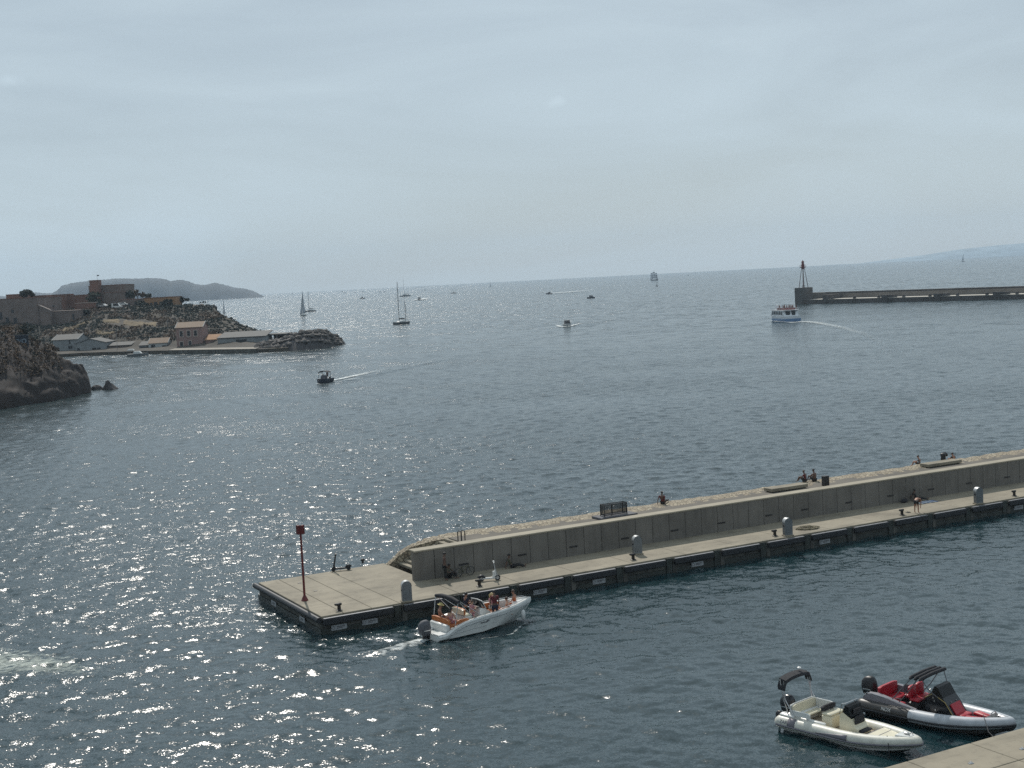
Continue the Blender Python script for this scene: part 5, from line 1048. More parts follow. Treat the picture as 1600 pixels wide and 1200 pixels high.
# fort up on the hill
bt = bld('bastion', 'big sloping stone bastion wall with dark openings at the far left', 'fort wall', -60, 62, 468, 525, 556, 30, 'fort_stone', windows=((.50, .54, .45, .65), (.58, .62, .35, .5), (.68, .725, .32, .48), (.66, .69, .62, .7)), rmat='fort_brick', sink=6)
mb = MB(); W0 = 122 * 556 / F; mb.prism([(W0 - 6, -3), (W0 + 4.6, -3), (W0 + 4.6, 9.2), (W0 - 6, 14.4)], .5, 3.5); mb.build('sloping_shoulder', M['fort_stone'], bt)
mb = MB(); mb.prism([(W0 - 6.2, 14.5), (W0 + 4.8, 9.25), (W0 + 4.8, 9.6), (W0 - 6.2, 14.9)], .3, 1.2); mb.build('coping', M['pale_trim'], bt)
rw = bld('retaining_wall', 'long tan retaining wall right of the bastion below the cars', 'fort wall', 58, 121, 487, 524, 560, 20, 'fort_stone', windows=((.91, .95, .62, .88),), rmat='fort_stone', sink=6)
bld('rampart', 'long low grey rampart wall along the slope below the ochre house', 'fort wall', 150, 300, 484.5, 497, 566, 3, 'fort_stone', rmat='fort_stone', sink=4)
bld('fort_wall', 'dark brick fort block at far left behind the bastion', 'fort', 10, 36, 460.5, 470, 590, 12, 'fort_brick', rmat='fort_brick', sink=4)
bld('fort_wall', 'brick fort block between the round tree and the gap in the wall', 'fort', 48, 71, 462.5, 486, 600, 12, 'fort_brick', rmat='fort_brick', sink=4)
bld('fort_wall', 'low connecting brick wall between two fort blocks', 'fort', 70, 84, 465, 482, 603, 8, 'fort_stone', rmat='pale_trim', sink=4)
bld('fort_wall', 'brick fort block with a square right shoulder, left of the wide one', 'fort', 83, 101, 460.8, 482, 600, 14, 'fort_brick', rmat='fort_brick', sink=4)
bld('fort_wall', 'wide brick fort block beneath the keep', 'fort', 100, 143, 461.5, 482, 606, 14, 'fort_brick', rmat='fort_brick', sink=4)
bld('fort_keep', 'tan stone keep standing highest on the headland', 'fort', 141, 197, 446, 482, 616, 16, 'fort_stone', windows=((.62, .66, .66, .72),), rmat='fort_brick', sink=4)
tw = bld('fort_tower', 'square red brick tower rising from the left end of the keep', 'tower', 141, 154.5, 438.5, 460, 612, 5, 'fort_brick', rmat='fort_brick', sink=4)
mb = MB(); mb.tube([(3.0, 2, 6), (3.0, 2, 8.6)], .05, 5); mb.build('flag_pole', M['iron'], tw); mb = MB(); mb.box((3.5, 2, 8.3), (.9, .03, .5)); mb.build('flag', M['grey_fabric'], tw)
bld('fort_wall', 'brown stone range in front of the keep', 'fort', 163, 196, 457, 482, 600, 12, 'fort_stone', rmat='fort_brick', sink=4)
bld('small_house', 'small pale rendered house beside the sloping shoulder of the bastion', 'house', 45, 62, 468.5, 480, 578, 7, 'white_render', windows=((.75, .9, .1, .5),), rmat='fort_stone', sink=4)
bld('officers_house', 'ochre flat roofed house with tall dark openings, on the right of the plateau', 'house', 226, 275, 465, 483, 596, 12, 'ochre_wall', windows=((.05, .14, .1, .6), (.18, .26, .1, .6), (.31, .42, .1, .65), (.48, .62, .1, .65)), rmat='fort_brick', sink=4)
bld('low_house', 'low tan house half hidden by bushes left of the ochre house', 'house', 188, 227, 468, 482, 598, 10, 'fort_stone', windows=((.3, .4, .1, .6),), rmat='fort_brick', sink=4)
bld('roadside_wall', 'dark brick wall along the road, with a pale end pier', 'wall', 118, 152, 473.5, 484, 588, 1.5, 'fort_brick', rmat='pale_trim', sink=3)
gp = dep(336, 493, 590)
o = empty('sentry_turret', (gp.x, gp.y, gp.z - 1), 0, 'small round stone sentry turret with a domed cap at the end of the headland', 'turret')
mb = MB(); mb.lathe([(1.7, -2), (1.7, 2.5), (1.9, 2.6), (1.9, 2.9)], 14); mb.build('base', M['leaf_dark'], o, 40)
mb = MB(); mb.lathe([(1.15, 2.8), (1.15, 4.2), (1.3, 4.3), (1.05, 4.8), (.6, 5.2), (.2, 5.35)], 12); mb.build('turret', M['dark_rock'], o, 40)
mb = MB(); mb.lathe([(.12, 5.2), (.22, 5.6), (.05, 5.9)], 8); mb.build('finial', M['dark_rock'], o, 40)
for pts, lb in (([(343, 497), (334, 500), (330, 506), (331, 514), (334, 520.5)], 'pale stepped path curling down the hill to the hangar'), ([(328, 499), (326, 506), (327, 513), (329, 519)], 'short pale path left of the stepped path'), ([(95, 521), (105, 516), (120, 512), (141, 509)], 'pale track climbing the hill behind the grey sheds'), ([(434, 537), (445, 532), (455, 527), (466, 524), (476, 521.5)], 'pale concrete path running along the top of the rock spit')):
    P_ = []
    for x, y in pts:
        if x > 430: P_.append(dep(x, y, 478))
        else: P_.append(dep(x, y, 585 - (y - 490) * 1.3) if y < 521 else dep(x, y, 545))
    mb = MB(); mb.loft([[(p.x - .35, p.y - .2, p.z - .2), (p.x - .35, p.y - .2, p.z + .5), (p.x + .35, p.y + .6, p.z + .5), (p.x + .35, p.y + .6, p.z - .2)] for p in P_]); tag(mb.build('path', M['pale_path']), kind='structure')
TR = [(39, 454, 472, 586, 23, 'round pine tree above the bastion at far left', 'leaf_dark', 600), (146, 458, 481, 596, 28, 'broad green tree in front of the keep', 'leaf', 650), (203, 455, 470, 604, 18, 'dark clipped evergreen right of the keep', 'leaf_dark', 520), (215, 453, 468, 612, 9, 'thin airy tree right of the clipped evergreen', 'leaf_dry', 90), (223, 455, 468, 614, 8, 'second thin airy tree, left of the ochre house', 'leaf_dry', 70),
      (231, 460, 468, 610, 9, 'small bush like tree above the low tan house', 'leaf_dark', 160), (217, 470, 483, 590, 20, 'dark rounded tree in front of the low tan house', 'leaf_dark', 420), (259, 469, 482, 588, 20, 'dark green tree in front of the ochre house', 'leaf_dark', 420), (284, 465, 474, 606, 17, 'dark round tree right of the ochre house', 'leaf_dark', 380), (155, 473, 486, 586, 8, 'narrow dark tree at the pale end pier of the road wall', 'leaf_dark', 160), (133, 483, 494, 572, 16, 'dark green tree just right of the retaining wall', 'leaf_dark', 320), (46, 508, 520, 540, 20, 'green tree at the foot of the bastion', 'leaf', 360)]
for px, yt, yb, D, w, lb, m, n in TR: tree(px, yt, yb, D, w, lb, m, n=n)
SH = [(175, 475, 480, 586, 14, 'low hedge behind the white van', 'leaf', 220), (300, 475, 492, 575, 22, 'tall thicket at the right end of the plateau', 'leaf_dark', 520), (322, 475, 497, 572, 22, 'thicket beside the sentry turret', 'leaf_dark', 520), (185, 495, 503, 545, 20, 'dark bush above the dry grass', 'leaf_dark', 260), (215, 488, 497, 556, 16, 'green bush on the slope below the ochre house', 'leaf', 240), (365, 501, 511, 580, 22, 'dry bush on the crest left of the rock spit', 'leaf_dry', 240)]
for px, yt, yb, D, w, lb, m, n in SH: tree(px, yt, yb, D, w, lb, m, 'bushes on the fort headland', n, False, 'bush')
def car(px, py, D, rz, m, label, van=False):
    p = dep(px, py, D); o = empty('parked_car', p, rz, label, 'car', 'cars parked by the fort')
    h = 2.1 if van else 1.45
    mb = MB(); mb.prism([(-2.1, .3), (2.1, .3), (2.15, .8), (1.3, .92), (.7, h), (-1.4 if not van else -2.0, h), (-2.1, .95)], -.85, .85); mb.build('car_body', m, o, 30)
    mb = MB(); mb.prism([(-1.4, .98), (1.1, .98), (.64, h - .1), (-1.3, h - .1)], -.87, .87); mb.build('window', M['dark_opening'], o)
    for x in (-1.3, 1.35):
        for y in (-.8, .8): mb = MB(); mb.tube([(x, y - .1, .32), (x, y + .1, .32)], .33, 10); mb.build('wheel', M['rubber'], o, 40)
car(78, 480.5, 575, .2, M['grey_metal'], 'grey car parked behind the coping of the retaining wall'); car(183, 481.5, 584, 0, M['white'], 'white van on the plateau in front of the hedge', True); car(192, 477.5, 594, .1, M['white'], 'white car right of the white van'); car(161, 480, 585, -.4, M['light_metal'], 'pale car just right of the narrow dark tree')
o = empty('utility_pole', dep(62.5, 528, 530), 0, 'pale slim pole standing at the foot of the bastion', 'pole'); mb = MB(); mb.lathe([(.3, -2), (.22, 4.3)], 8); mb.build('shaft', M['pale_path'], o, 40); mb = MB(); mb.rbox((0, 0, 4.3), (.5, .5, .25), .05); mb.build('cap', M['pale_path'], o)
o = empty('utility_pole', dep(263, 527, 510), 0, 'thin dark pole behind the white hut', 'pole'); mb = MB(); mb.lathe([(.12, -1), (.09, 6.5)], 6); mb.build('shaft', M['grey_metal'], o, 40); mb = MB(); mb.box((0, 0, 6.1), (1.0, .1, .1)); mb.build('crossarm', M['grey_metal'], o)

# rock spit
SPX = [(386, 0.2), (400, 3.0), (430, 3.8), (455, 5.5), (470, 6.2), (490, 6.2), (505, 5.4), (520, 3.2), (530, 1.2), (534, 0)]
r_ = []
for k in range(9):
    row = []
    for x in np.arange(386, 535, 2.0):
        w = at(x, prof([(386, 551), (400, 550.5), (440, 549), (480, 547), (510, 543.5), (535, 538.2)], x), 0); h = prof(SPX, x); d = k / 8 * 24 * min(1, h / 4 + .15)
        row.append((w.x, w.y + d, h * math.sin(min(1, k / 8 * 1.02) * math.pi) ** .7 - .6))
    r_.append(row)
sheet('spit', r_, M['dark_rock'], .4, .3)
def boulder_mesh(mb, c, s, seed):
    rnd = random.Random(seed); ax = [Vector((rnd.gauss(0, 1), rnd.gauss(0, 1), rnd.gauss(0, 1))).normalized() for _ in range(9)]
    bm = bmesh.new(); bmesh.ops.create_icosphere(bm, subdivisions=2, radius=1); vs = []
    for v in bm.verts:
        q = v.co.copy()
        for a in ax:
            t = q.dot(a)
            if t > .62: q -= a * (t - .62)
        vs.append((c[0] + q.x * s[0], c[1] + q.y * s[1], c[2] + q.z * s[2]))
    bm.verts.index_update(); mb.add(vs, [tuple(v.index for v in f.verts) for f in bm.faces]); bm.free()
mb = MB(); q = 0
for row in r_[:-1]:
    for p in row:
        if random.random() < .75 and p[2] > -.7:
            s = random.uniform(.5, 1.15); boulder_mesh(mb, (p[0] + random.uniform(-.6, .6), p[1] + random.uniform(-1, 1), p[2] + .1), (s, s * random.uniform(.7, 1.2), s * random.uniform(.5, .9)), q); q += 1
tag(mb.build('rubble', M['boulder']), kind='stuff')

# ------------------------------------------------------------------ near headland at far left
WY = [(-160, 668), (0, 640), (40, 633), (80, 627), (110, 621), (143, 612.5)]
SK = [(-160, 500), (0, 512), (22, 515), (45, 528), (70, 540), (88, 549), (98, 563), (110, 566), (124, 570), (134, 580), (138.5, 592), (141, 606), (143, 612.3)]
PX2 = np.concatenate([np.arange(-160, 100, 2.5), np.arange(100, 143.1, 1.2)]); rows = []
for i in range(34):
    v = i / 27; row = []
    for x in PX2:
        w = at(x, prof(WY, x), 0); ex = max(0, (143 - x)); dd = min(60, 6 + ex * .45)
        if v <= 1:
            y = prof(WY, x) + (prof(SK, x) - prof(WY, x)) * (v ** .85); p = dep(x, y, w.y + dd * .4 * (v ** 1.25 if v > 0 else 0))
            if i == 0: p.z = -1.2
        else:
            t = (v - 1) * 27 / 6; s_ = dep(x, prof(SK, x), w.y + dd * .4); p = Vector((s_.x - t * 12, s_.y + t * 40, s_.z * (1 - t) - 2 * t))
        k = min(1, ex / 8); n3 = mn.fractal(p * .09, 1, 2, 6); n4 = abs(mn.fractal(p * Vector((.12, .12, .5)).length * .5 + Vector((9, 2, 4)), 1, 2, 5)); p = p + Vector((0, -2.2 * n3 * k * (0 if i == 0 else 1), 1.1 * n4 * k * (0 if i == 0 else 1) - .4 * k))
        row.append(p)
    rows.append(row)
CLIFF = rows
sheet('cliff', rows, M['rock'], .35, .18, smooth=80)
mb = MB(); mb2 = MB()
for i in range(11, 30):
    for j in range(0, len(PX2)):
        p = rows[i][j]; x = PX2[j]; v = i / 27; yy = prof(WY, x) + (prof(SK, x) - prof(WY, x)) * min(1, v) ** .85
        if x > 98 or yy > 590 + (30 - x) * .2 or x < -40 or random.random() < .45: continue
        s = random.uniform(.3, .75); leaves(mb2 if mn.fractal(p * .08, 1, 2, 3) > -.35 else mb, (p.x, p.y - .1, p.z + .1), (s * 1.2, s, s * .7), 16, .15, 4)
tag(mb.build('cliff_scrub', M['leaf_dark']), kind='stuff'); tag(mb2.build('dry_cliff_scrub', M['leaf_dry']), kind='stuff')
CS = [(40, 508, 526, 298, 24, 'dark green bush on the skyline of the near cliff, above the graffiti', 'leaf_dark', 700), (10, 508, 526, 296, 34, 'brown dry bush at the top left of the near cliff', 'leaf_dry', 800), (78, 538, 556, 296, 26, 'dry brown bush at the edge of the near cliff, left of the sheds', 'leaf_dry', 700), (50, 520, 545, 286, 22, 'dark bush right beside the graffiti', 'leaf_dark', 600), (20, 555, 590, 276, 40, 'dark green thicket low on the left of the near cliff', 'leaf_dark', 900)]
for px, yt, yb, D, w, lb, m, n in CS:
    b = dep(px, yb, D); t = dep(px, yt, D); h = t.z - b.z; o = empty('bush', (b.x, b.y, b.z), 0, lb, 'bush', 'bushes on the near cliff'); mb = MB(); leaves(mb, (0, 0, h * .5), (w * D / F / 2, 1.8, h * .6), n, .2, 10); mb.build('foliage', M[m], o); mb = MB(); mb.tube([(0, .5, -.8), (.1, .3, h * .5)], [.12, .04], 5); mb.build('stem', M['bark'], o)
gp = dep(33, 541, 281); o = empty('graffiti_wall', (gp.x, gp.y, gp.z), .12, 'dark concrete block with pale graffiti letters among the cliff bushes', 'wall')
mb = MB(); mb.rbox((.1, .5, .8), (2.6, .8, 3.0), .06); mb.build('block', mat('blue_black_wall', (.03, .04, .055), .9, .2, 1), o)
text('FVO', 1.25, 'graffiti', mat('graffiti_paint', (.30, .36, .42), .8, .1, 3), o, Matrix.Translation((-.05, .08, 1.0)) @ Matrix.Rotation(rad(90), 4, 'X'), .02)
for px, py, wp, hp, lb, sd_, shp in ((172, 608.5, 25, 14.5, 'dark pointed rock standing out of the water off the near cliff', 5, 1), (151, 608.8, 19, 7, 'low dark rock between the cliff and the pointed rock', 8, 0)):
    b = at(px, py, 0); w = wp * b.y / F / 2; h = hp * b.y / F
    mb = MB(); bm = bmesh.new(); bmesh.ops.create_icosphere(bm, subdivisions=4, radius=1); vs = []
    for v in bm.verts:
        q = v.co; n_ = 1 + .22 * mn.fractal(q * 1.3 + Vector((sd_, 0, 0)), 1, 2, 5); z = q.z
        if shp: f_ = max(0, z); xx = q.x * (1 - f_ * .78) - .30 * f_; vs.append((xx * w * n_, q.y * w * .8 * (1 - f_ * .6) * n_, z * h * (1.0 if z > 0 else .4) * n_))
        else: vs.append((q.x * w * n_, q.y * w * .7 * n_, z * h * n_))
    mb.add(vs, [tuple(v.index for v in f.verts) for f in bm.faces]); bm.free(); o = mb.build('sea_rock', M['dark_rock'], None, 25, loc=b); tag(o, lb, 'rock')

# ------------------------------------------------------------------ craft farther off
HULLW = M['gelcoat']; HULLD = mat('navy_hull', (.02, .025, .04), .4, .1, 1); SAIL = mat('sailcloth', (.42, .44, .47), .8, .06, .5)  # sail colour darkened to stand for backlighting
def sailboat(px, py, heading, L, mast, label, hull=HULLW, sails=(), ketch=False, heel=0.0):
    p = at(px, py, 0); o = empty('sailing_boat', p, heading, label, 'sailing boat', 'sailing boats offshore')
    mb = MB(); secs = []
    for x in np.linspace(-.5, .5, 11):
        w = .15 * L * math.sqrt(max(.004, 1 - ((x + .08) / .58) ** 2)) * (1 if x < .3 else (1 - ((x - .3) / .2) ** 2 * .9)); zt = .085 * L + .03 * L * max(0, x) ** 1.2; secs.append([(x * L, w, zt), (x * L, w * .8, .02 * L), (x * L, 0, -.05 * L), (x * L, -w * .8, .02 * L), (x * L, -w, zt)])
    mb.loft(secs, True, True); mb.build('hull', hull, o, 40)
    mb = MB(); mb.prism([(-.28 * L, .08 * L), (.18 * L, .08 * L), (.1 * L, .13 * L), (-.26 * L, .14 * L)], -.07 * L, .07 * L); mb.build('cabin', M['white'], o, 30)
    mr_ = .0075 * L + .02
    mb = MB(); mb.tube([(.08 * L, 0, .08 * L), (.08 * L, 0, mast)], [mr_ * 1.3, mr_], 6); mb.tube([(.08 * L, -.06 * L, mast * .55), (.08 * L, .06 * L, mast * .55)], mr_ * .6, 5); mb.build('mast', M['dark_fabric'] if not sails else M['grey_metal'], o, 40)
    mb = MB(); mb.tube([(.08 * L, 0, .19 * L), (-.34 * L, 0, .18 * L)], mr_, 6); mb.build('boom', M['grey_metal'], o, 40)
    if 'main' not in sails: mb = MB(); mb.tube([(.06 * L, 0, .21 * L), (-.1 * L, 0, .22 * L), (-.33 * L, 0, .195 * L)], [.02 * L, .025 * L, .01 * L], 6); mb.build('furled_sail', M['dark_fabric'], o, 40)
    rg = max(.012, L * .0022)
    mb = MB(); mb.tube([(.49 * L, 0, .1 * L), (.08 * L, 0, mast * .97)], rg, 4); mb.tube([(-.48 * L, 0, .09 * L), (.08 * L, 0, mast * .99)], rg, 4)
    for s in (-1, 1): mb.tube([(.06 * L, s * .14 * L, .09 * L), (.08 * L, s * .06 * L, mast * .55), (.08 * L, 0, mast * .95)], rg, 4)
    mb.build('rigging', M['grey_metal'], o)
    if ketch: mb = MB(); mb.tube([(-.36 * L, 0, .08 * L), (-.36 * L, 0, mast * .55)], mr_, 6); mb.tube([(-.36 * L, .12 * L, .09 * L), (-.36 * L, 0, mast * .5), (-.36 * L, -.12 * L, .09 * L)], rg * 1.5, 4); mb.build('mizzen_mast', M['dark_fabric'], o)
    if 'main' in sails:
        mb = MB(); mb.loft([[(.07 * L - (.40 * L) * (1 - t) * u, .07 * L * math.sin(u * 3.14) * (1 - t), .2 * L + (mast * .95 - .2 * L) * t) for u in np.linspace(0, 1, 7)] for t in np.linspace(0, 1, 8)], False, False); q = mb.build('mainsail', SAIL, o, 80); q.modifiers.new('t', 'SOLIDIFY').thickness = .03
    if 'jib' in sails:
        mb = MB(); mb.loft([[(.48 * L - .40 * L * t - (.34 * L) * (1 - t) * u, .09 * L * math.sin(u * 3.14) * (1 - t), .12 * L + (mast * .9 - .12 * L) * t) for u in np.linspace(0, 1, 7)] for t in np.linspace(0, 1, 8)], False, False); q = mb.build('jib', SAIL, o, 80); q.modifiers.new('t', 'SOLIDIFY').thickness = .03
    if heel: o.rotation_euler[0] = heel
    return o
def hd_(x0, y0, x1, y1): d = at(x1, y1) - at(x0, y0); return math.atan2(d.y, d.x)
AWAY, TOWARD = math.pi / 2, -math.pi / 2
sailboat(626, 506.5, TOWARD - .55, 12.5, 20.6, 'dark masted yacht under bare poles left of centre, nearest of the yachts', M['grey_metal'], (), True)
sailboat(474, 493.3, AWAY + .75, 8.5, 18.2, 'yacht under full pale sail, left of the bare masted yacht', M['white'], ('main', 'jib'), heel=.05)
sailboat(484.5, 486.8, 2.6, 11.5, 17.2, 'bare masted yacht just behind the yacht under full sail', M['grey_metal'])
sailboat(457.5, 460.9, AWAY + .4, 10, 15.5, 'tiny distant sail below the tip of the island', M['grey_metal'], ('main',))
sailboat(350.5, 489.5, AWAY + .5, 7, 13.5, 'small yacht with sails up beyond the sentry turret', M['grey_metal'], ('main', 'jib'))
sailboat(709, 458.4, 2.9, 10, 7, 'low distant yacht near the horizon, left of the thin far sail', M['grey_metal'])
sailboat(766, 447.6, AWAY + .5, 10, 15, 'thin far sail on the horizon, left of centre', M['grey_metal'], ('main',))
sailboat(1026.5, 447.2, 1.2, 9, 13.5, 'small yacht with bare mast right in front of the square rigged ship', M['grey_metal'])
sailboat(1505, 408.8, .2, 13, 22, 'lone far sailing boat on the horizon at right', M['grey_metal'], ('main',))
def cat():
    p = at(633, 463.3, 0); o = empty('catamaran', p, 2.75, 'big hazy catamaran with a bare mast behind the nearest yacht', 'catamaran'); L = 15
    for s in (-1, 1):
        mb = MB(); mb.loft([[(x * L, s * 3.3 + w, 1.5), (x * L, s * 3.3 + w * .6, -.2), (x * L, s * 3.3 - w * .6, -.2), (x * L, s * 3.3 - w, 1.5)] for x, w in ((-.5, .7), (-.3, .9), (.1, .9), (.35, .6), (.5, .05))]); mb.build('hull', M['grey_metal'], o, 40)
    mb = MB(); mb.rbox((-1.2, 0, 1.4), (9, 6.4, .5), .1); mb.prism([(-5.5, 1.6), (2.6, 1.6), (1.4, 2.9), (-5.0, 3.0)], -2.6, 2.6); mb.build('cabin', M['grey_metal'], o, 30)
    mb = MB(); mb.tube([(1.5, 0, 2), (1.5, 0, 28)], [.17, .12], 6); mb.build('mast', M['grey_metal'], o); mb = MB(); mb.tube([(1.5, 0, 4), (-5, 0, 3.9)], .22, 6); mb.build('boom', M['grey_metal'], o)
cat()
def ship():
    p = at(1022.5, 438.2, 0); o = empty('tall_ship', p, 2.9, 'hazy square rigged tall ship on the horizon right of centre', 'sailing ship'); o.scale = (.8, .8, .8); L = 19
    mb = MB(); mb.loft([[(x * L, w, 4.2 + z), (x * L, w * .8, 0), (x * L, 0, -1), (x * L, -w * .8, 0), (x * L, -w, 4.2 + z)] for x, w, z in ((-.5, 1.6, .6), (-.3, 2.4, -1.4), (0, 2.6, -1.8), (.3, 2.2, -1.4), (.5, .2, .2))]); mb.build('hull', M['grey_metal'], o, 40)
    mb = MB(); mb.tube([(.48 * L, 0, 3.5), (.8 * L, 0, 5.5)], [.3, .1], 6); mb.build('bowsprit', M['grey_metal'], o)
    for k, (x, h) in enumerate(((.27, 23), (-.02, 26), (-.3, 22))):
        mb = MB(); mb.tube([(x * L, 0, 3), (x * L, 0, h)], [.3, .12], 6); mb.build('mast', M['grey_metal'], o)
        for z0, z1, w in ((8, 15, 4.0), (16.4, 23.5, 3.5), (25, 31, 2.8)):
            z0, z1 = z0 * h / 38, z1 * h / 38
            mb = MB(); mb.loft([[(x * L + .8 * math.sin(t * 3.14) + .5 + w * .85 * u, w * .55 * u * (1 - .12 * t), z0 + (z1 - z0) * t) for u in np.linspace(-1, 1, 5)] for t in np.linspace(0, 1, 5)], False, False); q = mb.build('square_sail', SAIL, o, 80); q.modifiers.new('t', 'SOLIDIFY').thickness = .08
ship()
def small_boat(px, py, heading, L, label, m=HULLD, canopy=False, cabin=False, people=0, group='small motor boats offshore'):
    p = at(px, py, 0); o = empty('motor_boat', p + Vector((0, 0, .05)), heading, label, 'motor boat', group)
    mb = MB(); secs = []
    for x in np.linspace(-.5, .5, 9):
        w = .19 * L * (1 if x < .0 else math.sqrt(max(.003, 1 - (x / .5) ** 2.6))); zt = .13 * L + .05 * L * max(0, x); secs.append([(x * L, w, zt), (x * L, w * .82, 0), (x * L, 0, -.05 * L + .1 * L * max(0, x)), (x * L, -w * .82, 0), (x * L, -w, zt), (x * L, -w * .8, zt - .02), (x * L, -w * .75, zt * .6), (x * L, w * .75, zt * .6), (x * L, w * .8, zt - .02)])
    mb.loft(secs, True, True); mb.build('hull', m, o, 35)
    mb = MB(); mb.prism([(-.05 * L, .1 * L), (.16 * L, .1 * L), (.10 * L, .22 * L), (.02 * L, .26 * L), (-.03 * L, .22 * L)], -.09 * L, .09 * L); mb.build('console', M['grey_fabric'], o, 30)
    engine(o, -.5 * L, .06 * L, L * .14, M['black'])
    if canopy:
        mb = MB(); mb.loft([[(-.24 * L, y, .42 * L - .05 * L * (abs(y) / (.17 * L)) ** 2), (.14 * L, y, .43 * L - .05 * L * (abs(y) / (.17 * L)) ** 2), (.14 * L, y, .41 * L - .05 * L * (abs(y) / (.17 * L)) ** 2), (-.24 * L, y, .40 * L - .05 * L * (abs(y) / (.17 * L)) ** 2)] for y in np.linspace(-.17 * L, .17 * L, 7)]); mb.build('canopy', M['dark_fabric'], o)
        for sx in (-.22, .12):
            for sy in (-1, 1): mb = MB(); mb.tube([(sx * L, sy * .165 * L, .12 * L), (sx * L, sy * .16 * L, .37 * L)], .035, 5); mb.build('canopy_pole', M['dark_fabric'], o)
    if cabin:
        mb = MB(); mb.prism([(-.22 * L, .12 * L), (.2 * L, .14 * L), (.12 * L, .26 * L), (.02 * L, .33 * L), (-.2 * L, .33 * L)], -.145 * L, .145 * L); mb.build('cabin', M['grey_fabric'], o, 30); mb = MB(); mb.prism([(.17 * L, .19 * L), (.14 * L, .255 * L), (.05 * L, .315 * L), (.03 * L, .30 * L), (.12 * L, .2 * L)], -.13 * L, .13 * L); mb.build('windscreen', M['black_gloss'], o)
    return o
h_ = hd_(640, 570, 518, 597)
sb = small_boat(507, 597.5, hd_(660, 566, 515, 597), 5.6, 'small dark motorboat with a canopy cutting a wake left of centre', HULLD, True)
SBM = Matrix.Translation(sb.location) @ Matrix.Rotation(sb.rotation_euler[2], 4, 'Z')
person(SBM @ Vector((-1.0, .3, .5)), sb.rotation_euler[2], 'stand', 'person in dark clothes standing in the small canopied motorboat, nearer its stern', SK2, HR1, 1.65, shirt=MAROON, shorts=BLACKC)
person(SBM @ Vector((-.5, -.4, .75)), sb.rotation_euler[2] + .2, 'sit_seat', 'person seated at the helm of the small canopied motorboat', SK2, HR1, 1.7, shirt=BLACKC, shorts=NAVY)
small_boat(886.5, 510, TOWARD + .12, 7.0, 'white and dark cabin boat speeding straight towards the camera at centre', M['light_metal'], cabin=True)
small_boat(858, 459.5, math.pi + .2, 7, 'small speedboat with a long white wake near the horizon, left of centre', HULLD, cabin=True); small_boat(924, 466, .5, 7, 'small boat right of the speedboat with the long wake', HULLD, cabin=True)
small_boat(655.5, 468.3, TOWARD + .3, 8, 'small boat throwing spray right of the nearest yacht', HULLD, cabin=True); small_boat(566.5, 466.6, .1, 8, 'small boat trailing a thin wake left of the nearest yacht', HULLD, cabin=True)
FARB = [(535, 455.6, 8), (538.5, 458, 7), (555, 457.6, 6), (567, 456.4, 8), (594, 456.4, 7), (601, 456.3, 8), (506, 458.8, 6), (664, 453.6, 8), (1075, 430.8, 9), (1464, 405.3, 14), (325, 472.5, 8), (435, 464.8, 6)]
dist = {0: 'dark speck of a boat, upper left of the cluster below the horizon', 1: 'dark speck of a boat, lowest of the cluster below the horizon', 2: 'dark speck of a boat, middle of the cluster below the horizon', 3: 'low far boat above the boat with the thin wake', 4: 'far boat left of the nearest yacht mast, left of a twin', 5: 'far boat left of the nearest yacht mast, right of a twin', 6: 'lone far speck between the sailing pair and the cluster', 7: 'faint boat on the horizon right of the catamaran', 8: 'faint boat on the horizon right of the square rigged ship', 9: 'faint low boat before the far coast, left of the lone sailing boat', 10: 'tiny boat at the foot of the island', 11: 'tiny boat off the tip of the island'}
for i, (x, y, L) in enumerate(FARB):
    b = at(x, y, 0); o = empty('distant_boat', b, .2 * i, dist[i], 'boat', 'distant boats near the horizon')
    mb = MB(); mb.loft([[(t * L, w, .12 * L), (t * L, w * .7, -.1), (t * L, -w * .7, -.1), (t * L, -w, .12 * L)] for t, w in ((-.5, .14 * L), (0, .16 * L), (.3, .11 * L), (.5, .01))]); mb.build('hull', M['grey_metal'], o); mb = MB(); mb.prism([(-.2 * L, .11 * L), (.2 * L, .11 * L), (.08 * L, .26 * L), (-.18 * L, .26 * L)], -.1 * L, .1 * L); mb.build('cabin', M['grey_metal'], o)

# the ferry
FH = AWAY + .24; fp = at(1237, 502.3, 0)
fo = empty('passenger_ferry', fp + Vector((math.cos(FH), math.sin(FH), 0)) * 6.5, FH, 'white and blue passenger ferry heading out past the breakwater head', 'ferry'); fo.scale = (1, 1, .88)
FB = mat('ferry_blue', (.12, .22, .38), .45, .08, 1); FW = mat('ferry_white', (.62, .64, .66), .45, .06, 1)
L = 15
mb = MB(); mb.loft([[(x * L, w, zt), (x * L, w * .96, 1.1), (x * L, w * .85, -.3), (x * L, -w * .85, -.3), (x * L, -w * .96, 1.1), (x * L, -w, zt)] for x, w, zt in ((-.5, 3.0, 2.1), (-.2, 3.15, 2.1), (.15, 3.0, 2.2), (.35, 2.1, 2.5), (.5, .15, 3.0))]); hl = mb.build('hull', FW, fo, 35)
mb = MB(); mb.loft([[(x * L, w, 1.15), (x * L, w * .9, -.2), (x * L, -w * .9, -.2), (x * L, -w, 1.15)] for x, w in ((-.505, 3.03), (-.2, 3.18), (.15, 3.0), (.35, 2.05), (.48, .2))]); mb.build('hull_band', FB, fo, 35)
mb = MB(); mb.prism([(-6.6, 2.1), (4.2, 2.1), (3.0, 4.3), (-5.6, 4.3)], -2.7, 2.7); mb.build('cabin', FW, fo, 30)
for k in range(6):
    for s in (-1, 1): mb = MB(); mb.prism([(-5.0 + k * 1.4, 2.7), (-4.0 + k * 1.4, 2.7), (-4.15 + k * 1.4, 3.9), (-5.0 + k * 1.4, 3.9)], s * 2.72 - .03, s * 2.72 + .03); mb.build('window', M['black_gloss'], fo)
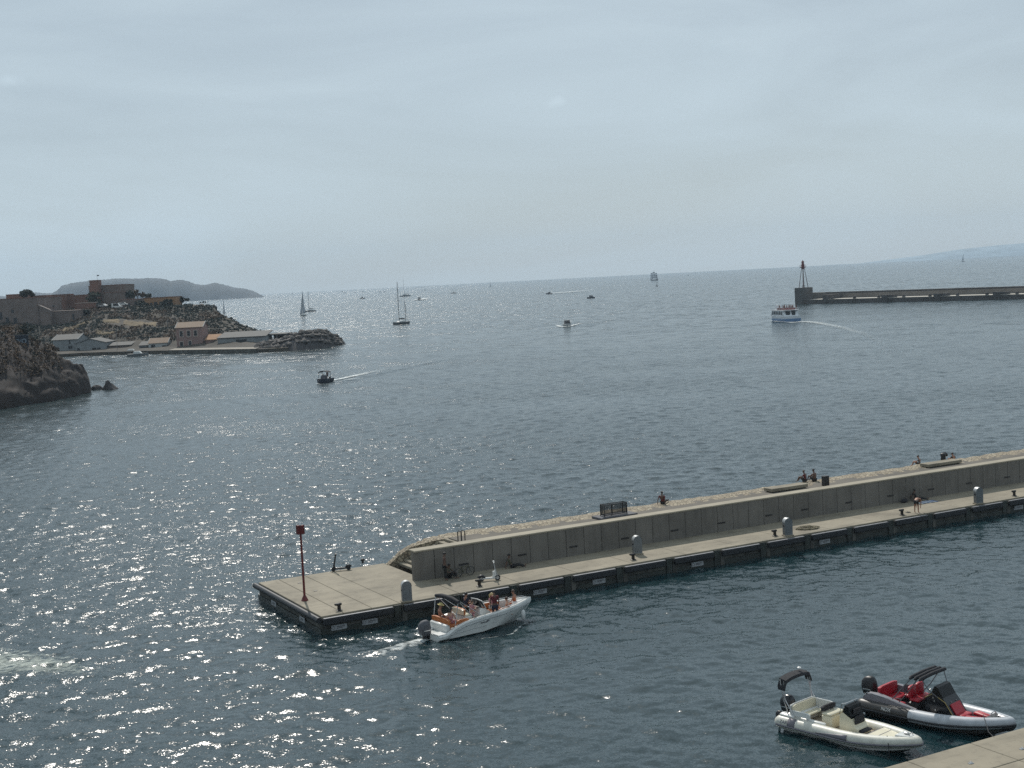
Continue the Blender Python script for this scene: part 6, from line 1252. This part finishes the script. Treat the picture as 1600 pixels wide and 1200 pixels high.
mb = MB(); mb.rbox((-6.2, -.9, 3.2), (.5, 1.2, 1.9), .05); mb.rbox((-6.2, 1.2, 3.3), (.5, 1.5, 1.4), .05); mb.build('stern_door', M['dark_opening'], fo)
mb = MB(); mb.rbox((-1.2, 0, 4.38), (10.4, 5.9, .16), .04); mb.build('upper_deck', FW, fo)
mb = MB()
for z in (4.9, 5.35): mb.tube([(3.6, -2.8, z), (-6.2, -2.8, z), (-6.2, 2.8, z), (3.6, 2.8, z)], .035, 5)
for x in np.linspace(-6.2, 3.6, 8):
    for s in (-1, 1): mb.tube([(x, s * 2.8, 4.4), (x, s * 2.8, 5.35)], .035, 4)
mb.build('deck_rail', M['steel'], fo)
mb = MB(); mb.prism([(2.2, 4.4), (4.0, 4.4), (3.6, 5.9), (2.4, 6.0)], -1.2, 1.2); mb.build('wheelhouse', FW, fo, 30); mb = MB(); mb.tube([(2.6, 0, 5.9), (2.5, 0, 7.6)], .06, 5); mb.lathe([(.05, 0), (.4, .1), (.4, .25), (.05, .35)], 8, c=(2.6, .9, 6.0)); mb.build('mast', M['white'], fo)
for k in range(3): mb = MB(); mb.rbox((-4.5 + 2.1 * k, 0, 4.85), (.5, 4.6, .7), .05); mb.build('bench', mat('bench_red', (.2, .03, .03), .6, .1, 2) if k == 0 else M['rust_red'], fo)
FM = Matrix.Translation(fo.location) @ Matrix.Rotation(FH, 4, 'Z') @ Matrix.Scale(.88, 4, (0, 0, 1))
pp = person(FM @ Vector((-5.6, -2.3, 4.46)), FH + 2.5, 'stand', 'passenger standing on the upper deck of the ferry', SK2, HR1, 1.75, shirt=BLACKC, shorts=NAVY, group='passengers on the ferry deck')
pq = person(FM @ Vector((-5.5, 1.9, 4.46)), FH + .5, 'stand', 'passenger standing on the upper deck of the ferry', SK2, HR3, 1.7, shirt=MAROON, shorts=BLACKC, group='passengers on the ferry deck')
for k, (x, y) in enumerate(((-3.6, -2.0), (-3.4, -1.1), (-3.5, .2), (-3.5, 1.2), (-1.4, -1.6), (-1.3, .6), (-1.2, 1.8), (.8, -1.0), (-5.7, -.6))):
    copies(pp if k % 2 else pq, FM @ Vector((x, y, 4.46)), FH + random.uniform(-2, 2), 'passenger standing on the upper deck of the ferry')

# small things on the water by the sheds
o = empty('mooring_buoy', at(294, 552.6, 0), 0, 'white round mooring buoy floating off the waterfront quay', 'buoy'); mb = MB(); mb.ell((0, 0, .25), (.75, .75, .65), 14, 10); mb.build('float', M['white'], o, 60); mb = MB(); mb.lathe([(.2, .85), (.2, 1.0), (.1, 1.05)], 8); mb.build('cap', M['grey_metal'], o)
o = empty('mooring_buoy', at(147, 559, 0), 0, 'tiny white buoy floating in front of the grey sheds', 'buoy'); mb = MB(); mb.ell((0, 0, .15), (.35, .35, .35), 10, 8); mb.build('float', M['white'], o, 60); mb = MB(); mb.lathe([(.1, .45), (.1, .55)], 8); mb.build('cap', M['grey_metal'], o)
for px, py, L, hd0, m, lb in ((184, 552.5, 5, 0.1, M['light_metal'], 'pale moored boat with a thin mast, right of the grey sheds'), (206, 553, 7, .05, M['light_metal'], 'long pale moored boat left of the white hut'), (216, 556.5, 7, -.1, M['grey_metal'], 'low grey moored boat, nearest to us of the three by the huts')):
    b = at(px, py, 0); o = empty('moored_boat', b, hd0, lb, 'boat', 'boats moored below the fort')
    mb = MB(); mb.loft([[(t * L, w, .12 * L + .06 * L * max(0, t)), (t * L, w * .7, -.15), (t * L, -w * .7, -.15), (t * L, -w, .12 * L + .06 * L * max(0, t))] for t, w in ((-.5, .13 * L), (0, .16 * L), (.3, .11 * L), (.5, .01))]); mb.build('hull', m, o, 40); mb = MB(); mb.prism([(-.2 * L, .11 * L), (.2 * L, .11 * L), (.08 * L, .24 * L), (-.18 * L, .24 * L)], -.1 * L, .1 * L); mb.build('cabin', M['white'], o, 30)
    if px == 184: mb = MB(); mb.tube([(0, 0, .1 * L), (0, 0, 9.5)], .06, 5); mb.build('mast', M['grey_metal'], o)

# wakes
foam([at(521, 594.8), at(545, 590), at(580, 582), at(640, 570)], [.9, 2.6, 5, 8], [.8, .62, .42, .15], step=.8)
foam([at(521, 598), at(545, 595.5), at(575, 591), at(640, 576)], [.4, .7, .8, .8], [.8, .6, .35, .2], step=.8)
foam([at(494, 600), at(500, 601.5), at(520, 600.5), at(545, 602)], [.4, .6, .6, .4], [.5, .6, .5, .2], step=.5)
foam([at(886, 511.5), at(875, 510.8), at(868, 508.2)], [1.0, 2.4, 2.0], [.7, .85, .3], step=.8); foam([at(888, 511), at(897, 509), at(906, 506.3), at(918, 503.4)], [1.0, 2.6, 2.0, 1.2], [.7, .85, .5, .2], step=.8)
foam([at(886, 507), at(887, 503), at(888, 498)], [3.5, 7, 9], [.6, .45, .25], step=1)
foam([at(860, 459.6), at(875, 458.4), at(905, 456.2), at(925, 454.6)], [6, 14, 20, 16], [.75, .6, .5, .2], step=4)
foam([at(648, 468.8), at(655, 469.3), at(663, 468.0), at(676, 466.3)], [5, 12, 10, 5], [.4, .75, .6, .2], step=3); foam([at(566, 466.9), at(553, 466.8), at(540, 466.8)], [4, 7, 4], [.6, .5, .2], step=3)
foam([at(1222, 503.6), at(1240, 504.5), at(1256, 503.0), at(1275, 504.5), at(1310, 511), at(1352, 523), at(1400, 552)], [1.5, 3, 5, 6, 6, 5, 4], [.5, .75, .6, .5, .42, .34, .15], step=1)
foam([at(1205, 501.6), at(1212, 502.9), at(1224, 503.6)], [1, 1.5, 1.5], [.5, .75, .5], step=.6)
foam([at(533, 535.8), at(560, 535), at(600, 533.2), at(640, 532.4)], [2, 3, 3, 2], [.5, .42, .36, .1], step=1)
foam([at(640, 503), at(700, 504.5), at(780, 507), at(865, 509)], [3, 4, 5, 3], [.3, .36, .36, .3], m=FOAM_THIN, step=2)
foam([at(120, 617.5), at(132, 615), at(143, 613)], [.5, .8, .5], [.45, .5, .3], step=.5)
